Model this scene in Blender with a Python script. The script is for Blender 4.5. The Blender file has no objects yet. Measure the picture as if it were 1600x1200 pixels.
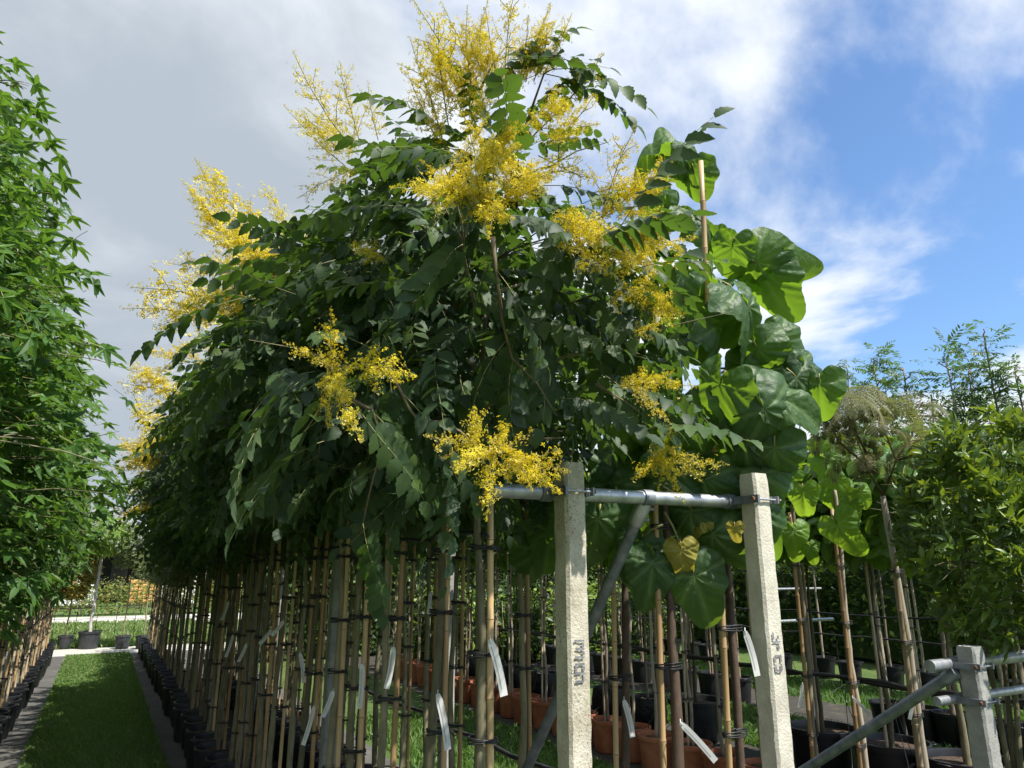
import bpy, bmesh, math, random
import numpy as np
from mathutils import Matrix, Vector

random.seed(11); RNG = np.random.default_rng(11)
SC = bpy.context.scene
COL = SC.collection
rad = math.radians

# ------------------------------------------------------------------ camera
F_PX, H_CAM = 1109.0, 2.0
PITCH = math.atan(292 / F_PX)
ROW_A = math.atan(639 / F_PX * math.cos(PITCH))      # the planting rows run 29 degrees left of the view axis
CP, SP, CA, SA = math.cos(PITCH), math.sin(PITCH), math.cos(ROW_A), math.sin(ROW_A)
cam_d = bpy.data.cameras.new('camera'); cam = bpy.data.objects.new('camera', cam_d); COL.objects.link(cam)
cam.location = (0, 0, H_CAM); cam.rotation_euler = (rad(90) + PITCH, 0, 0)
cam_d.sensor_width = 36; cam_d.lens = 36 * F_PX / 1600; cam_d.clip_end = 2000; cam_d.clip_start = .05
SC.camera = cam

# ------------------------------------------------------------------ light
SUN_EL = rad(57); SUN_AZ = math.atan2(.72, -.50)      # clockwise from +Y : to the right, a little behind the camera
to_sun = Vector((math.sin(SUN_AZ) * math.cos(SUN_EL), math.cos(SUN_AZ) * math.cos(SUN_EL), math.sin(SUN_EL)))
sun_d = bpy.data.lights.new('sun', 'SUN'); sun_d.energy = 4.2; sun_d.angle = rad(.6); sun_d.color = (1, .95, .86)
sun = bpy.data.objects.new('sun', sun_d); COL.objects.link(sun)
sun.rotation_euler = (-to_sun).to_track_quat('-Z', 'Y').to_euler(); sun.location = (8, -4, 14)

SC.view_settings.view_transform = 'Standard'; SC.view_settings.look = 'None'
SC.view_settings.exposure = 1.0; SC.view_settings.gamma = 1
SC.render.engine = 'CYCLES'
SC.cycles.max_bounces = 4; SC.cycles.diffuse_bounces = 3; SC.cycles.transmission_bounces = 3; SC.cycles.glossy_bounces = 1
SC.cycles.sample_clamp_indirect = 6
SC.cycles.caustics_reflective = False; SC.cycles.caustics_refractive = False

SKY_OFF = 15.5
def build_world():
    w = bpy.data.worlds.new('World'); SC.world = w; w.use_nodes = True
    nt = w.node_tree; N = nt.nodes; L = nt.links; N.clear()
    def nd(t, **k):
        n = N.new(t)
        for a, b in k.items(): setattr(n, a, b)
        return n
    def math_(op, a, b=None, c=None, clamp=False):
        n = nd('ShaderNodeMath', operation=op, use_clamp=clamp)
        for i, v in enumerate((a, b, c)):
            if v is None: continue
            if isinstance(v, (int, float)): n.inputs[i].default_value = v
            else: L.new(v, n.inputs[i])
        return n.outputs[0]
    out = nd('ShaderNodeOutputWorld'); bg = nd('ShaderNodeBackground'); bg.inputs[1].default_value = .1
    sky = nd('ShaderNodeTexSky', sky_type='NISHITA', sun_disc=False, sun_elevation=SUN_EL, sun_rotation=SUN_AZ)
    sky.air_density = 1.0; sky.dust_density = .6; sky.ozone_density = 1.6
    tc = nd('ShaderNodeTexCoord'); sep = nd('ShaderNodeSeparateXYZ'); L.new(tc.outputs['Generated'], sep.inputs[0])
    X, Y, Z = sep.outputs
    zz = math_('ADD', math_('MAXIMUM', Z, 0.0), .16)
    comb = nd('ShaderNodeCombineXYZ'); L.new(math_('DIVIDE', X, zz), comb.inputs[0]); L.new(math_('DIVIDE', Y, zz), comb.inputs[1])
    comb.inputs[2].default_value = 3.7
    def noise(scale, detail, rough, off=0, dist=0):
        mp = nd('ShaderNodeMapping'); mp.inputs[1].default_value = (off, off * .6, 0); L.new(comb.outputs[0], mp.inputs[0])
        n = nd('ShaderNodeTexNoise'); n.inputs['Scale'].default_value = scale; n.inputs['Detail'].default_value = detail
        n.inputs['Roughness'].default_value = rough; n.inputs['Distortion'].default_value = dist
        L.new(mp.outputs[0], n.inputs['Vector']); return n.outputs['Fac']
    n1 = noise(1.05, 10, .56, SKY_OFF, .35); n2 = noise(.5, 3, .5, SKY_OFF + 5); n3 = noise(2.4, 7, .55, SKY_OFF + 2, .5)
    # an overcast bank lies to the west (left), broken cumulus to the east
    west = nd('ShaderNodeMapRange', interpolation_type='SMOOTHSTEP'); L.new(X, west.inputs[0]); west.inputs[1].default_value = -.35; west.inputs[2].default_value = .42
    west.inputs[3].default_value = .34; west.inputs[4].default_value = 0.0
    low = math_('MULTIPLY', math_('MAXIMUM', math_('SUBTRACT', .42, Z), 0.0), .45)
    dens = math_('ADD', math_('ADD', math_('ADD', n1, math_('MULTIPLY', math_('SUBTRACT', n2, .5), .30)), west.outputs[0]), low)
    mr = nd('ShaderNodeMapRange', interpolation_type='SMOOTHSTEP'); L.new(dens, mr.inputs[0])
    mr.inputs[1].default_value = .47; mr.inputs[2].default_value = .64
    cover = mr.outputs[0]
    thick = nd('ShaderNodeMapRange', interpolation_type='SMOOTHSTEP')
    L.new(math_('ADD', math_('MULTIPLY_ADD', west.outputs[0], .55, math_('MULTIPLY', dens, .55)), math_('MULTIPLY', math_('SUBTRACT', n3, .5), .55)), thick.inputs[0])
    thick.inputs[1].default_value = .34; thick.inputs[2].default_value = .74
    cr = nd('ShaderNodeMix', data_type='RGBA'); L.new(thick.outputs[0], cr.inputs[0])
    cr.inputs[6].default_value = (5.1, 5.35, 5.7, 1); cr.inputs[7].default_value = (2.5, 2.85, 3.25, 1)
    skyc = nd('ShaderNodeMix', data_type='RGBA', blend_type='MULTIPLY'); skyc.inputs[0].default_value = 1
    L.new(sky.outputs[0], skyc.inputs[6]); skyc.inputs[7].default_value = (.78, .95, 1.10, 1)
    mix = nd('ShaderNodeMix', data_type='RGBA'); L.new(cover, mix.inputs[0])
    L.new(skyc.outputs[2], mix.inputs[6]); L.new(cr.outputs[2], mix.inputs[7])
    L.new(mix.outputs[2], bg.inputs[0]); L.new(bg.outputs[0], out.inputs[0])
build_world()

# ------------------------------------------------------------------ places
def P(px, py, zc):                                   # photograph pixel at a known distance -> point
    x = (px - 800) / F_PX * zc; y = (600 - py) / F_PX * zc
    return Vector((x, zc * CP - y * SP, H_CAM + zc * SP + y * CP))
def W(s, o, z=0.0):                                  # metres along the rows, metres to their right, height
    return Vector((-s * SA + o * CA, s * CA + o * SA, z))
def row_s(px, o, z=1.8):                             # how far along row o an upright shows at pixel column px
    lo, hi = 0.0, 60.0
    for _ in range(50):
        m = (lo + hi) / 2; v = W(m, o, z)
        zc = v.y * CP + (z - H_CAM) * SP
        if 800 + F_PX * v.x / max(zc, .01) > px: lo = m
        else: hi = m
    return m

# ------------------------------------------------------------------ materials
def mat_base(name):
    m = bpy.data.materials.new(name); m.use_nodes = True
    nt = m.node_tree; nt.nodes.clear()
    o = nt.nodes.new('ShaderNodeOutputMaterial'); b = nt.nodes.new('ShaderNodeBsdfPrincipled')
    nt.links.new(b.outputs[0], o.inputs[0]); return m, nt, o, b
def ramp(nt, fac, cols, pos=None):
    r = nt.nodes.new('ShaderNodeValToRGB'); e = r.color_ramp.elements
    while len(e) < len(cols): e.new(.5)
    for i, c in enumerate(cols):
        e[i].position = pos[i] if pos else i / (len(cols) - 1); e[i].color = (*c, 1)
    nt.links.new(fac, r.inputs[0]); return r.outputs[0]
def noise_n(nt, scale, detail=5, rough=.6, stretch=(1, 1, 1), world=False):
    tc = nt.nodes.new('ShaderNodeNewGeometry' if world else 'ShaderNodeTexCoord')
    mp = nt.nodes.new('ShaderNodeMapping'); mp.inputs[3].default_value = stretch
    nt.links.new(tc.outputs['Position' if world else 'Object'], mp.inputs[0])
    n = nt.nodes.new('ShaderNodeTexNoise'); n.inputs['Scale'].default_value = scale
    n.inputs['Detail'].default_value = detail; n.inputs['Roughness'].default_value = rough
    nt.links.new(mp.outputs[0], n.inputs['Vector']); return n.outputs['Fac']
def bump(nt, b, fac, strength, dist):
    n = nt.nodes.new('ShaderNodeBump'); n.inputs['Strength'].default_value = strength; n.inputs['Distance'].default_value = dist
    nt.links.new(fac, n.inputs['Height']); nt.links.new(n.outputs[0], b.inputs['Normal'])
def solid(name, cols, scale=8, rough=.6, metal=0, stretch=(1, 1, 1), bmp=.0, bd=.002, bscale=None, world=False, pos=None, spec=.5, detail=5, rnd=0.0):
    m, nt, o, b = mat_base(name)
    n = noise_n(nt, scale, detail, .6, stretch, world)
    if rnd:
        oi = nt.nodes.new('ShaderNodeObjectInfo'); ma = nt.nodes.new('ShaderNodeMath'); ma.operation = 'MULTIPLY_ADD'
        nt.links.new(oi.outputs['Random'], ma.inputs[0]); ma.inputs[1].default_value = rnd
        sb = nt.nodes.new('ShaderNodeMath'); sb.operation = 'SUBTRACT'; nt.links.new(n, sb.inputs[0]); sb.inputs[1].default_value = rnd / 2
        nt.links.new(sb.outputs[0], ma.inputs[2]); n = ma.outputs[0]
    nt.links.new(ramp(nt, n, cols, pos or [.3 + .4 * i / max(1, len(cols) - 1) for i in range(len(cols))]), b.inputs['Base Color'])
    b.inputs['Roughness'].default_value = rough; b.inputs['Metallic'].default_value = metal
    b.inputs['Specular IOR Level'].default_value = spec
    if bmp: bump(nt, b, noise_n(nt, bscale or scale * 3, 6, .65, stretch, world), bmp, bd)
    return m
def leaf_mat(name, cols, trans, tfac=.32, rough=.42, spec=.5, vein=None, wrinkle=0):
    m, nt, o, b = mat_base(name); N = nt.nodes; L = nt.links
    g = N.new('ShaderNodeNewGeometry'); oi = N.new('ShaderNodeObjectInfo')
    ad = N.new('ShaderNodeMath'); ad.operation = 'ADD'; L.new(g.outputs['Random Per Island'], ad.inputs[0]); L.new(oi.outputs['Random'], ad.inputs[1])
    hf = N.new('ShaderNodeMath'); hf.operation = 'MULTIPLY'; hf.inputs[1].default_value = .5; L.new(ad.outputs[0], hf.inputs[0])
    c = ramp(nt, hf.outputs[0], cols, [.12 + .76 * i / (len(cols) - 1) for i in range(len(cols))])
    nz = noise_n(nt, 26, 4, .6)
    mx = N.new('ShaderNodeMix'); mx.data_type = 'RGBA'; mx.blend_type = 'MULTIPLY'; mx.inputs[0].default_value = 1
    L.new(c, mx.inputs[6]); L.new(ramp(nt, nz, [(.72, .75, .7), (1.2, 1.16, 1.1)], [.3, .7]), mx.inputs[7]); c = mx.outputs[2]
    if vein:
        at = N.new('ShaderNodeAttribute'); at.attribute_name = 'vein'
        mv = N.new('ShaderNodeMix'); mv.data_type = 'RGBA'; L.new(at.outputs['Fac'], mv.inputs[0]); L.new(c, mv.inputs[6]); mv.inputs[7].default_value = (*vein, 1); c = mv.outputs[2]
    # the underside of a leaf is paler than its upper face
    mb = N.new('ShaderNodeMix'); mb.data_type = 'RGBA'; L.new(g.outputs['Backfacing'], mb.inputs[0]); L.new(c, mb.inputs[6])
    hs = N.new('ShaderNodeHueSaturation'); hs.inputs['Saturation'].default_value = .75; hs.inputs['Value'].default_value = 1.35; L.new(c, hs.inputs['Color']); L.new(hs.outputs[0], mb.inputs[7])
    L.new(mb.outputs[2], b.inputs['Base Color']); b.inputs['Roughness'].default_value = rough; b.inputs['Specular IOR Level'].default_value = spec
    if wrinkle: bump(nt, b, noise_n(nt, 34, 3, .5), wrinkle, .01)
    t = N.new('ShaderNodeBsdfTranslucent'); mt = N.new('ShaderNodeMix'); mt.data_type = 'RGBA'; mt.blend_type = 'MULTIPLY'; mt.inputs[0].default_value = .6
    mt.inputs[6].default_value = (*trans, 1); L.new(ramp(nt, hf.outputs[0], [(.6, .62, .5), (1, 1, 1)]), mt.inputs[7]); L.new(mt.outputs[2], t.inputs[0])
    ms = N.new('ShaderNodeMixShader'); ms.inputs[0].default_value = tfac; L.new(b.outputs[0], ms.inputs[1]); L.new(t.outputs[0], ms.inputs[2]); L.new(ms.outputs[0], o.inputs[0])
    return m

M = {}
M['golden'] = leaf_mat('golden_rain_leaf', [(.020, .042, .022), (.030, .060, .027), (.044, .082, .030), (.065, .115, .028)], (.16, .30, .03), .26, .55, .32)
M['sweetgum'] = leaf_mat('sweetgum_leaf', [(.030, .075, .022), (.042, .105, .025), (.065, .150, .030), (.11, .21, .03)], (.22, .42, .04), .32, .48, .4)
M['empress'] = leaf_mat('empress_leaf', [(.030, .070, .030), (.042, .095, .034), (.060, .125, .036)], (.30, .52, .03), .36, .5, .4, vein=(.20, .30, .12), wrinkle=.8)
M['empress_young'] = leaf_mat('young_empress_leaf', [(.07, .16, .03), (.10, .22, .035), (.14, .27, .04)], (.42, .66, .04), .42, .5, .4, vein=(.25, .36, .1), wrinkle=.45)
M['yellow_leaf'] = leaf_mat('fading_leaf', [(.28, .26, .04), (.38, .30, .05), (.30, .30, .06)], (.6, .5, .06), .35, .5, .4, vein=(.36, .34, .12), wrinkle=.4)
M['catalpa'] = leaf_mat('catalpa_leaf', [(.045, .11, .022), (.075, .17, .028), (.12, .25, .03)], (.40, .60, .03), .34, .4, .5, vein=(.13, .22, .06))
M['silk'] = leaf_mat('silk_leaf', [(.075, .095, .040), (.11, .13, .055), (.14, .16, .065), (.20, .14, .05)], (.32, .34, .09), .3, .55, .3)
M['rowan'] = leaf_mat('rowan_leaf', [(.040, .085, .035), (.058, .115, .045), (.09, .16, .05)], (.20, .36, .06), .3, .45, .4)
M['laurel'] = leaf_mat('laurel_leaf', [(.032, .072, .022), (.065, .130, .026), (.14, .23, .030), (.26, .34, .04)], (.34, .46, .03), .26, .42, .45)
M['hedge'] = leaf_mat('hedge_leaf', [(.022, .048, .020), (.040, .080, .025), (.075, .13, .03)], (.18, .30, .04), .28, .45, .4)
M['pale_small'] = leaf_mat('pale_small_leaf', [(.060, .085, .035), (.09, .12, .045), (.14, .17, .06)], (.25, .32, .08), .3, .45, .4)
M['lime'] = leaf_mat('lime_leaf', [(.09, .17, .035), (.14, .23, .045), (.19, .28, .06)], (.38, .55, .08), .34, .5, .4)
M['amber'] = leaf_mat('amber_leaf', [(.13, .13, .04), (.22, .22, .05), (.24, .14, .05)], (.5, .45, .08), .34, .5, .4)
M['petal'] = leaf_mat('petal', [(.56, .42, .006), (.68, .54, .009), (.76, .63, .018), (.70, .61, .08)], (.85, .70, .03), .33, .6, .2)
M['grass'] = leaf_mat('grass_blade', [(.04, .10, .018), (.06, .145, .022), (.10, .19, .03), (.20, .22, .08)], (.24, .42, .05), .34, .55, .3)
M['bark'] = solid('bark', [(.09, .08, .045), (.155, .14, .08), (.24, .21, .13)], 28, .85, stretch=(1, 1, .28), bmp=.9, bd=.004, bscale=60, rnd=.5)
M['bark_red'] = solid('empress_bark', [(.055, .036, .024), (.085, .055, .036), (.15, .11, .075)], 30, .8, stretch=(1, 1, .5), bmp=.7, bd=.003, bscale=90, pos=[.3, .58, .8])
M['bark_pale'] = solid('pale_bark', [(.17, .14, .10), (.26, .22, .165), (.36, .31, .24)], 24, .85, stretch=(1, 1, .2), bmp=.7, bd=.003, bscale=60, rnd=.6)
M['bark_white'] = solid('white_bark', [(.30, .29, .26), (.46, .44, .40), (.58, .56, .52)], 20, .8, bmp=.4)
M['twig'] = solid('twig', [(.085, .065, .035), (.16, .13, .065)], 20, .75)
M['rachis'] = solid('leaf_stalk', [(.15, .17, .055), (.26, .23, .09)], 20, .6)
M['cane'] = solid('bamboo', [(.24, .145, .065), (.40, .26, .125), (.52, .36, .19)], 9, .45, stretch=(1, 1, .12), bmp=.25, bd=.001, bscale=80, rnd=.7)
M['cane_node'] = solid('bamboo_joint', [(.16, .09, .04), (.30, .19, .09)], 30, .6)
M['cane_pale'] = solid('weathered_bamboo', [(.24, .18, .115), (.36, .29, .20), (.46, .39, .29)], 12, .6, stretch=(1, 1, .15), bmp=.3, bd=.001, bscale=70, rnd=.7)
M['rubber'] = solid('black_tie', [(.008, .008, .009), (.02, .02, .022)], 30, .5)
M['hose'] = solid('black_hose', [(.010, .010, .011), (.024, .024, .026)], 20, .4, bmp=.2)
M['pot'] = solid('black_pot', [(.010, .011, .014), (.017, .018, .022), (.034, .033, .032)], 7, .42, bmp=.15, bscale=60, pos=[.3, .6, .85], rnd=.3)
M['pot_grey'] = solid('grey_pot', [(.025, .028, .033), (.05, .053, .058)], 7, .5, rnd=.3)
M['bag'] = solid('black_film', [(.007, .007, .008), (.014, .014, .016)], 9, .28, bmp=.9, bd=.03, bscale=14)
M['terracotta'] = solid('terracotta', [(.25, .075, .035), (.36, .115, .05), (.44, .17, .085)], 7, .62, bmp=.2, bscale=60, rnd=.3)
M['soil'] = solid('potting_soil', [(.035, .022, .014), (.085, .055, .036), (.24, .17, .12)], 60, .95, bmp=1, bd=.02, bscale=90, pos=[.3, .55, .8])
M['label'] = solid('label_film', [(.52, .52, .51), (.64, .64, .63)], 14, .5)
M['label_print'] = solid('label_print', [(.22, .22, .22), (.34, .34, .34)], 200, .6)
M['steel'] = solid('galvanised_steel', [(.30, .32, .35), (.44, .46, .49), (.58, .60, .62)], 14, .42, .75, stretch=(1, 1, .4), bmp=.12, bscale=50)
M['steel_dark'] = solid('dull_steel', [(.13, .15, .17), (.21, .23, .26), (.30, .32, .34)], 14, .5, .55, bmp=.15, bscale=40)
M['rust'] = solid('rusty_bolt', [(.12, .05, .025), (.28, .16, .1)], 60, .7, .4)
M['paint'] = solid('grey_stencil_paint', [(.13, .135, .15), (.20, .205, .22), (.42, .39, .34)], 40, .8, world=True, pos=[.35, .6, .72])

def concrete(name, cols, speck):
    m, nt, o, b = mat_base(name); N = nt.nodes; L = nt.links
    a = ramp(nt, noise_n(nt, 9, 6, .65), cols, [.3, .55, .75])
    v = noise_n(nt, 120, 5, .75)
    st = noise_n(nt, 7, 5, .6, (1, 1, .3))
    ad = N.new('ShaderNodeMath'); ad.operation = 'MULTIPLY_ADD'; L.new(st, ad.inputs[0]); ad.inputs[1].default_value = .45; L.new(v, ad.inputs[2])
    f = ramp(nt, ad.outputs[0], [(1, 1, 1), (0, 0, 0)], speck)
    mx = N.new('ShaderNodeMix'); mx.data_type = 'RGBA'; L.new(f, mx.inputs[0]); mx.inputs[6].default_value = (.085, .065, .045, 1); L.new(a, mx.inputs[7])
    L.new(mx.outputs[2], b.inputs['Base Color']); b.inputs['Roughness'].default_value = .92; b.inputs['Specular IOR Level'].default_value = .25
    bump(nt, b, noise_n(nt, 85, 6, .7), .9, .006); return m
M['concrete_worn'] = concrete('lichened_concrete', [(.40, .36, .27), (.56, .52, .42), (.66, .63, .54)], [.80, .90])
M['concrete'] = concrete('pale_concrete', [(.44, .41, .34), (.58, .55, .46), (.68, .65, .56)], [.90, .98])
M['concrete_grey'] = concrete('grey_concrete', [(.24, .24, .23), (.34, .34, .32), (.42, .41, .39)], [.86, .96])

def ground_mat():
    m, nt, o, b = mat_base('turf_soil')
    nt.links.new(ramp(nt, noise_n(nt, 1.3, 9, .7, world=True), [(.045, .085, .018), (.07, .125, .022), (.10, .15, .03), (.17, .14, .07)], [.3, .5, .66, .8]), b.inputs['Base Color'])
    b.inputs['Roughness'].default_value = .95; bump(nt, b, noise_n(nt, 40, 6, .7, world=True), 1, .03); return m
M['ground'] = ground_mat()
M['fabric'] = solid('ground_fabric', [(.060, .058, .054), (.095, .092, .085), (.17, .155, .13)], 2.2, .9, world=True, bmp=.6, bd=.004, bscale=60, detail=9, pos=[.3, .6, .8])
M['fabric_dark'] = solid('littered_fabric', [(.026, .024, .020), (.045, .040, .032), (.11, .085, .055)], 5, .95, world=True, bmp=.8, bd=.01, bscale=50, detail=9, pos=[.3, .58, .76])
M['slab'] = solid('pale_path', [(.36, .34, .30), (.50, .48, .43)], 3, .9, world=True, bmp=.3)
M['roof'] = solid('slate_roof', [(.15, .16, .175), (.22, .23, .25)], 3, .7, bmp=.3)
M['dark_timber'] = solid('dark_boards', [(.025, .024, .024), (.05, .048, .046)], 3, .8)
M['white_paint'] = solid('white_paint', [(.62, .63, .63), (.78, .78, .77)], 3, .6)
M['orange'] = solid('orange_sack', [(.55, .26, .08), (.66, .38, .14)], 3, .7, bmp=.6, bscale=12)
M['glassy'] = solid('window_glass', [(.02, .025, .03), (.04, .05, .06)], 3, .1, spec=.8)

# ------------------------------------------------------------------ mesh helpers
class MB:
    def __init__(s): s.v = []; s.f = []; s.m = []
    def add(s, v, f, mi=0):
        k = len(s.v); s.v.extend([tuple(p) for p in v]); s.f.extend([tuple(i + k for i in q) for q in f]); s.m.extend([mi] * len(f)); return s
    def tube(s, pts, rs, n=8, mi=0, cap=True):
        pts = [Vector(p) for p in pts]; rs = rs if hasattr(rs, '__len__') else [rs] * len(pts)
        v = []; f = []; up = Vector((.31, .17, .93)); prev = None
        for i, p in enumerate(pts):
            d = (pts[min(i + 1, len(pts) - 1)] - pts[max(i - 1, 0)]).normalized()
            if prev is None:
                x = d.cross(Vector((1, 0, 0)) if abs(d.x) < .8 else Vector((0, 1, 0))).normalized()
            else:
                x = (prev - d * prev.dot(d)).normalized()
            prev = x; y = d.cross(x)
            for k in range(n):
                a = 2 * math.pi * k / n; v.append(p + (x * math.cos(a) + y * math.sin(a)) * rs[i])
        for i in range(len(pts) - 1):
            for k in range(n):
                f.append((i * n + k, i * n + (k + 1) % n, (i + 1) * n + (k + 1) % n, (i + 1) * n + k))
        if cap: f.append(tuple(range(n - 1, -1, -1))); f.append(tuple((len(pts) - 1) * n + k for k in range(n)))
        return s.add(v, f, mi)
    def lathe(s, prof, n=24, c=(0, 0, 0), mi=0, wob=None):
        v = []; f = []
        for j, (r, z) in enumerate(prof):
            for k in range(n):
                a = 2 * math.pi * k / n; q = r * (1 + (wob(a, z) if wob else 0))
                v.append((c[0] + q * math.cos(a), c[1] + q * math.sin(a), c[2] + z))
        for j in range(len(prof) - 1):
            for k in range(n): f.append((j * n + k, j * n + (k + 1) % n, (j + 1) * n + (k + 1) % n, (j + 1) * n + k))
        f.append(tuple((len(prof) - 1) * n + k for k in range(n)))
        f.append(tuple(range(n - 1, -1, -1)))
        return s.add(v, f, mi)
    def box(s, c, h, ax=None, mi=0):                 # centre, half sizes, three axes
        ax = ax or (Vector((1, 0, 0)), Vector((0, 1, 0)), Vector((0, 0, 1))); c = Vector(c)
        v = [c + ax[0] * h[0] * i + ax[1] * h[1] * j + ax[2] * h[2] * k for i in (-1, 1) for j in (-1, 1) for k in (-1, 1)]
        return s.add(v, [(0, 1, 3, 2), (4, 6, 7, 5), (0, 4, 5, 1), (2, 3, 7, 6), (0, 2, 6, 4), (1, 5, 7, 3)], mi)
    def mesh(s, name, mats, smooth=True, sharp=None):
        me = bpy.data.meshes.new(name); me.from_pydata(s.v, [], s.f)
        for m in (mats if isinstance(mats, (list, tuple)) else [mats]): me.materials.append(m)
        if any(s.m): me.polygons.foreach_set('material_index', s.m)
        if smooth:
            me.polygons.foreach_set('use_smooth', [True] * len(s.f))
            if sharp: me.set_sharp_from_angle(angle=rad(sharp))
        me.update(); return me
def arr_mesh(name, V, Fq, mats, mi=None):            # arrays of vertices and equal-sided faces
    me = bpy.data.meshes.new(name); n = Fq.shape[1]
    me.vertices.add(len(V)); me.vertices.foreach_set('co', np.ascontiguousarray(V, dtype=np.float32).ravel())
    me.loops.add(Fq.size); me.loops.foreach_set('vertex_index', np.ascontiguousarray(Fq, dtype=np.int32).ravel())
    me.polygons.add(len(Fq)); me.polygons.foreach_set('loop_start', np.arange(0, Fq.size, n, dtype=np.int32))
    for m in (mats if isinstance(mats, (list, tuple)) else [mats]): me.materials.append(m)
    if mi is not None: me.polygons.foreach_set('material_index', np.asarray(mi, dtype=np.int32))
    me.polygons.foreach_set('use_smooth', np.ones(len(Fq), dtype=bool)); me.update(calc_edges=True); return me
def link(name, data, parent=None, mtx=None):
    o = bpy.data.objects.new(name, data); COL.objects.link(o)
    if parent is not None: o.parent = parent
    if mtx is not None: o.matrix_basis = mtx
    return o
def tag(o, label, cat, group=None, kind=None):
    o['label'] = label; o['category'] = cat
    if group: o['group'] = group
    if kind: o['kind'] = kind
    return o
def struct(o, label=None):
    o['kind'] = 'structure'
    if label: o['label'] = label
    return o
def T(v): return Matrix.Translation(Vector(v))
def frame(pos, d, up=Vector((0, 0, 1)), scale=1.0, roll=0.0):   # local +Y along d, local +Z towards up
    y = Vector(d).normalized(); x = y.cross(up)
    if x.length < 1e-3: x = Vector((1, 0, 0))
    x.normalize(); z = x.cross(y)
    if roll: q = Matrix.Rotation(roll, 3, y); x = q @ x; z = q @ z
    m = Matrix((x, y, z)).transposed() * scale
    m = m.to_4x4(); m.translation = Vector(pos); return m
ORD = ['first', 'second', 'third', 'fourth', 'fifth', 'sixth', 'seventh', 'eighth', 'ninth', 'tenth', 'eleventh', 'twelfth', 'thirteenth', 'fourteenth', 'fifteenth', 'sixteenth', 'seventeenth', 'eighteenth', 'nineteenth', 'twentieth']
def nth(i):                                          # 0 -> first
    if i < 20: return ORD[i]
    t = ['twenty', 'thirty', 'forty'][(i + 1) // 10 - 2]; u = (i + 1) % 10
    return {'twenty': 'twentieth', 'thirty': 'thirtieth', 'forty': 'fortieth'}[t] if u == 0 else t + '-' + ORD[u - 1]

# ------------------------------------------------------------------ leaf shapes (all grow along +Y, upper face +Z)
def strip_leaf(L, Wd, shape, n=6, fold=.25, curl=.25, teeth=0.0, twist=0.0, phase=0):
    v = []; f = []
    for i in range(n + 1):
        t = i / n; w = Wd * shape(t) * (1 + (teeth * (1 if (i + phase) % 2 else -1) if 0 < i < n else 0))
        y = L * t; z = -curl * L * t * t; tw = twist * t
        v += [(-w * math.cos(tw), y - teeth * .5 * w, z + fold * w - w * math.sin(tw)), (0, y, z), (w * math.cos(tw), y - teeth * .5 * w, z + fold * w + w * math.sin(tw))]
    for i in range(n):
        a = 3 * i; f += [(a, a + 1, a + 4, a + 3), (a + 1, a + 2, a + 5, a + 4)]
    return v, f
def ovate(t): return (math.sin(math.pi * min(1, t ** .72)) ** .8 if 0 < t < 1 else 0.0) + (.08 if t == 0 else .0)
def lance(t): return max(.02, math.sin(math.pi * t ** .85) ** .9) if 0 < t < 1 else .02
def xf(v, m): return [m @ Vector(p) for p in v]
def compound_leaf(rng, L=.34, pairs=5, ll=.066, lw=.0195, droop=.35, n=9, hang=.5, teeth=.10, mats=('golden', 'rachis'), name='golden_leaf', stalk=.0018):
    mb = MB(); pts = [Vector((0.012 * math.sin(5 * t), L * t, -droop * L * t * t)) for t in [i / 6 for i in range(7)]]
    mb.tube(pts, [stalk * (1 - .6 * i / 6) for i in range(7)], 4 if n > 3 else 3, 1)
    for k in range(pairs + 1):
        t = .22 + .78 * k / pairs; p = Vector((0, L * t, -droop * L * t * t)); size = (.75 + .5 * math.sin(math.pi * min(1, .25 + .6 * t))) * rng.uniform(.85, 1.12)
        for sgn in ((-1, 1) if k < pairs else (0,)):
            d = Vector((sgn * 1.0, .55 + .2 * t, -hang + rng.uniform(-.25, .2))) if sgn else Vector((.05, 1, -droop * 1.6))
            v, f = strip_leaf(ll * size, lw * size * rng.uniform(.9, 1.15), ovate, n, rng.uniform(.1, .45), rng.uniform(.05, .45), teeth if n > 3 else 0, rng.uniform(-.25, .25), k)
            mb.add(xf(v, frame(p + Vector((0, sgn * .012 if sgn else 0, 0)), d, Vector((0, .2, 1)), 1, rng.uniform(-.35, .35))), f, 0)
    return mb.mesh(name, [M[mats[0]], M[mats[1]]])
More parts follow.
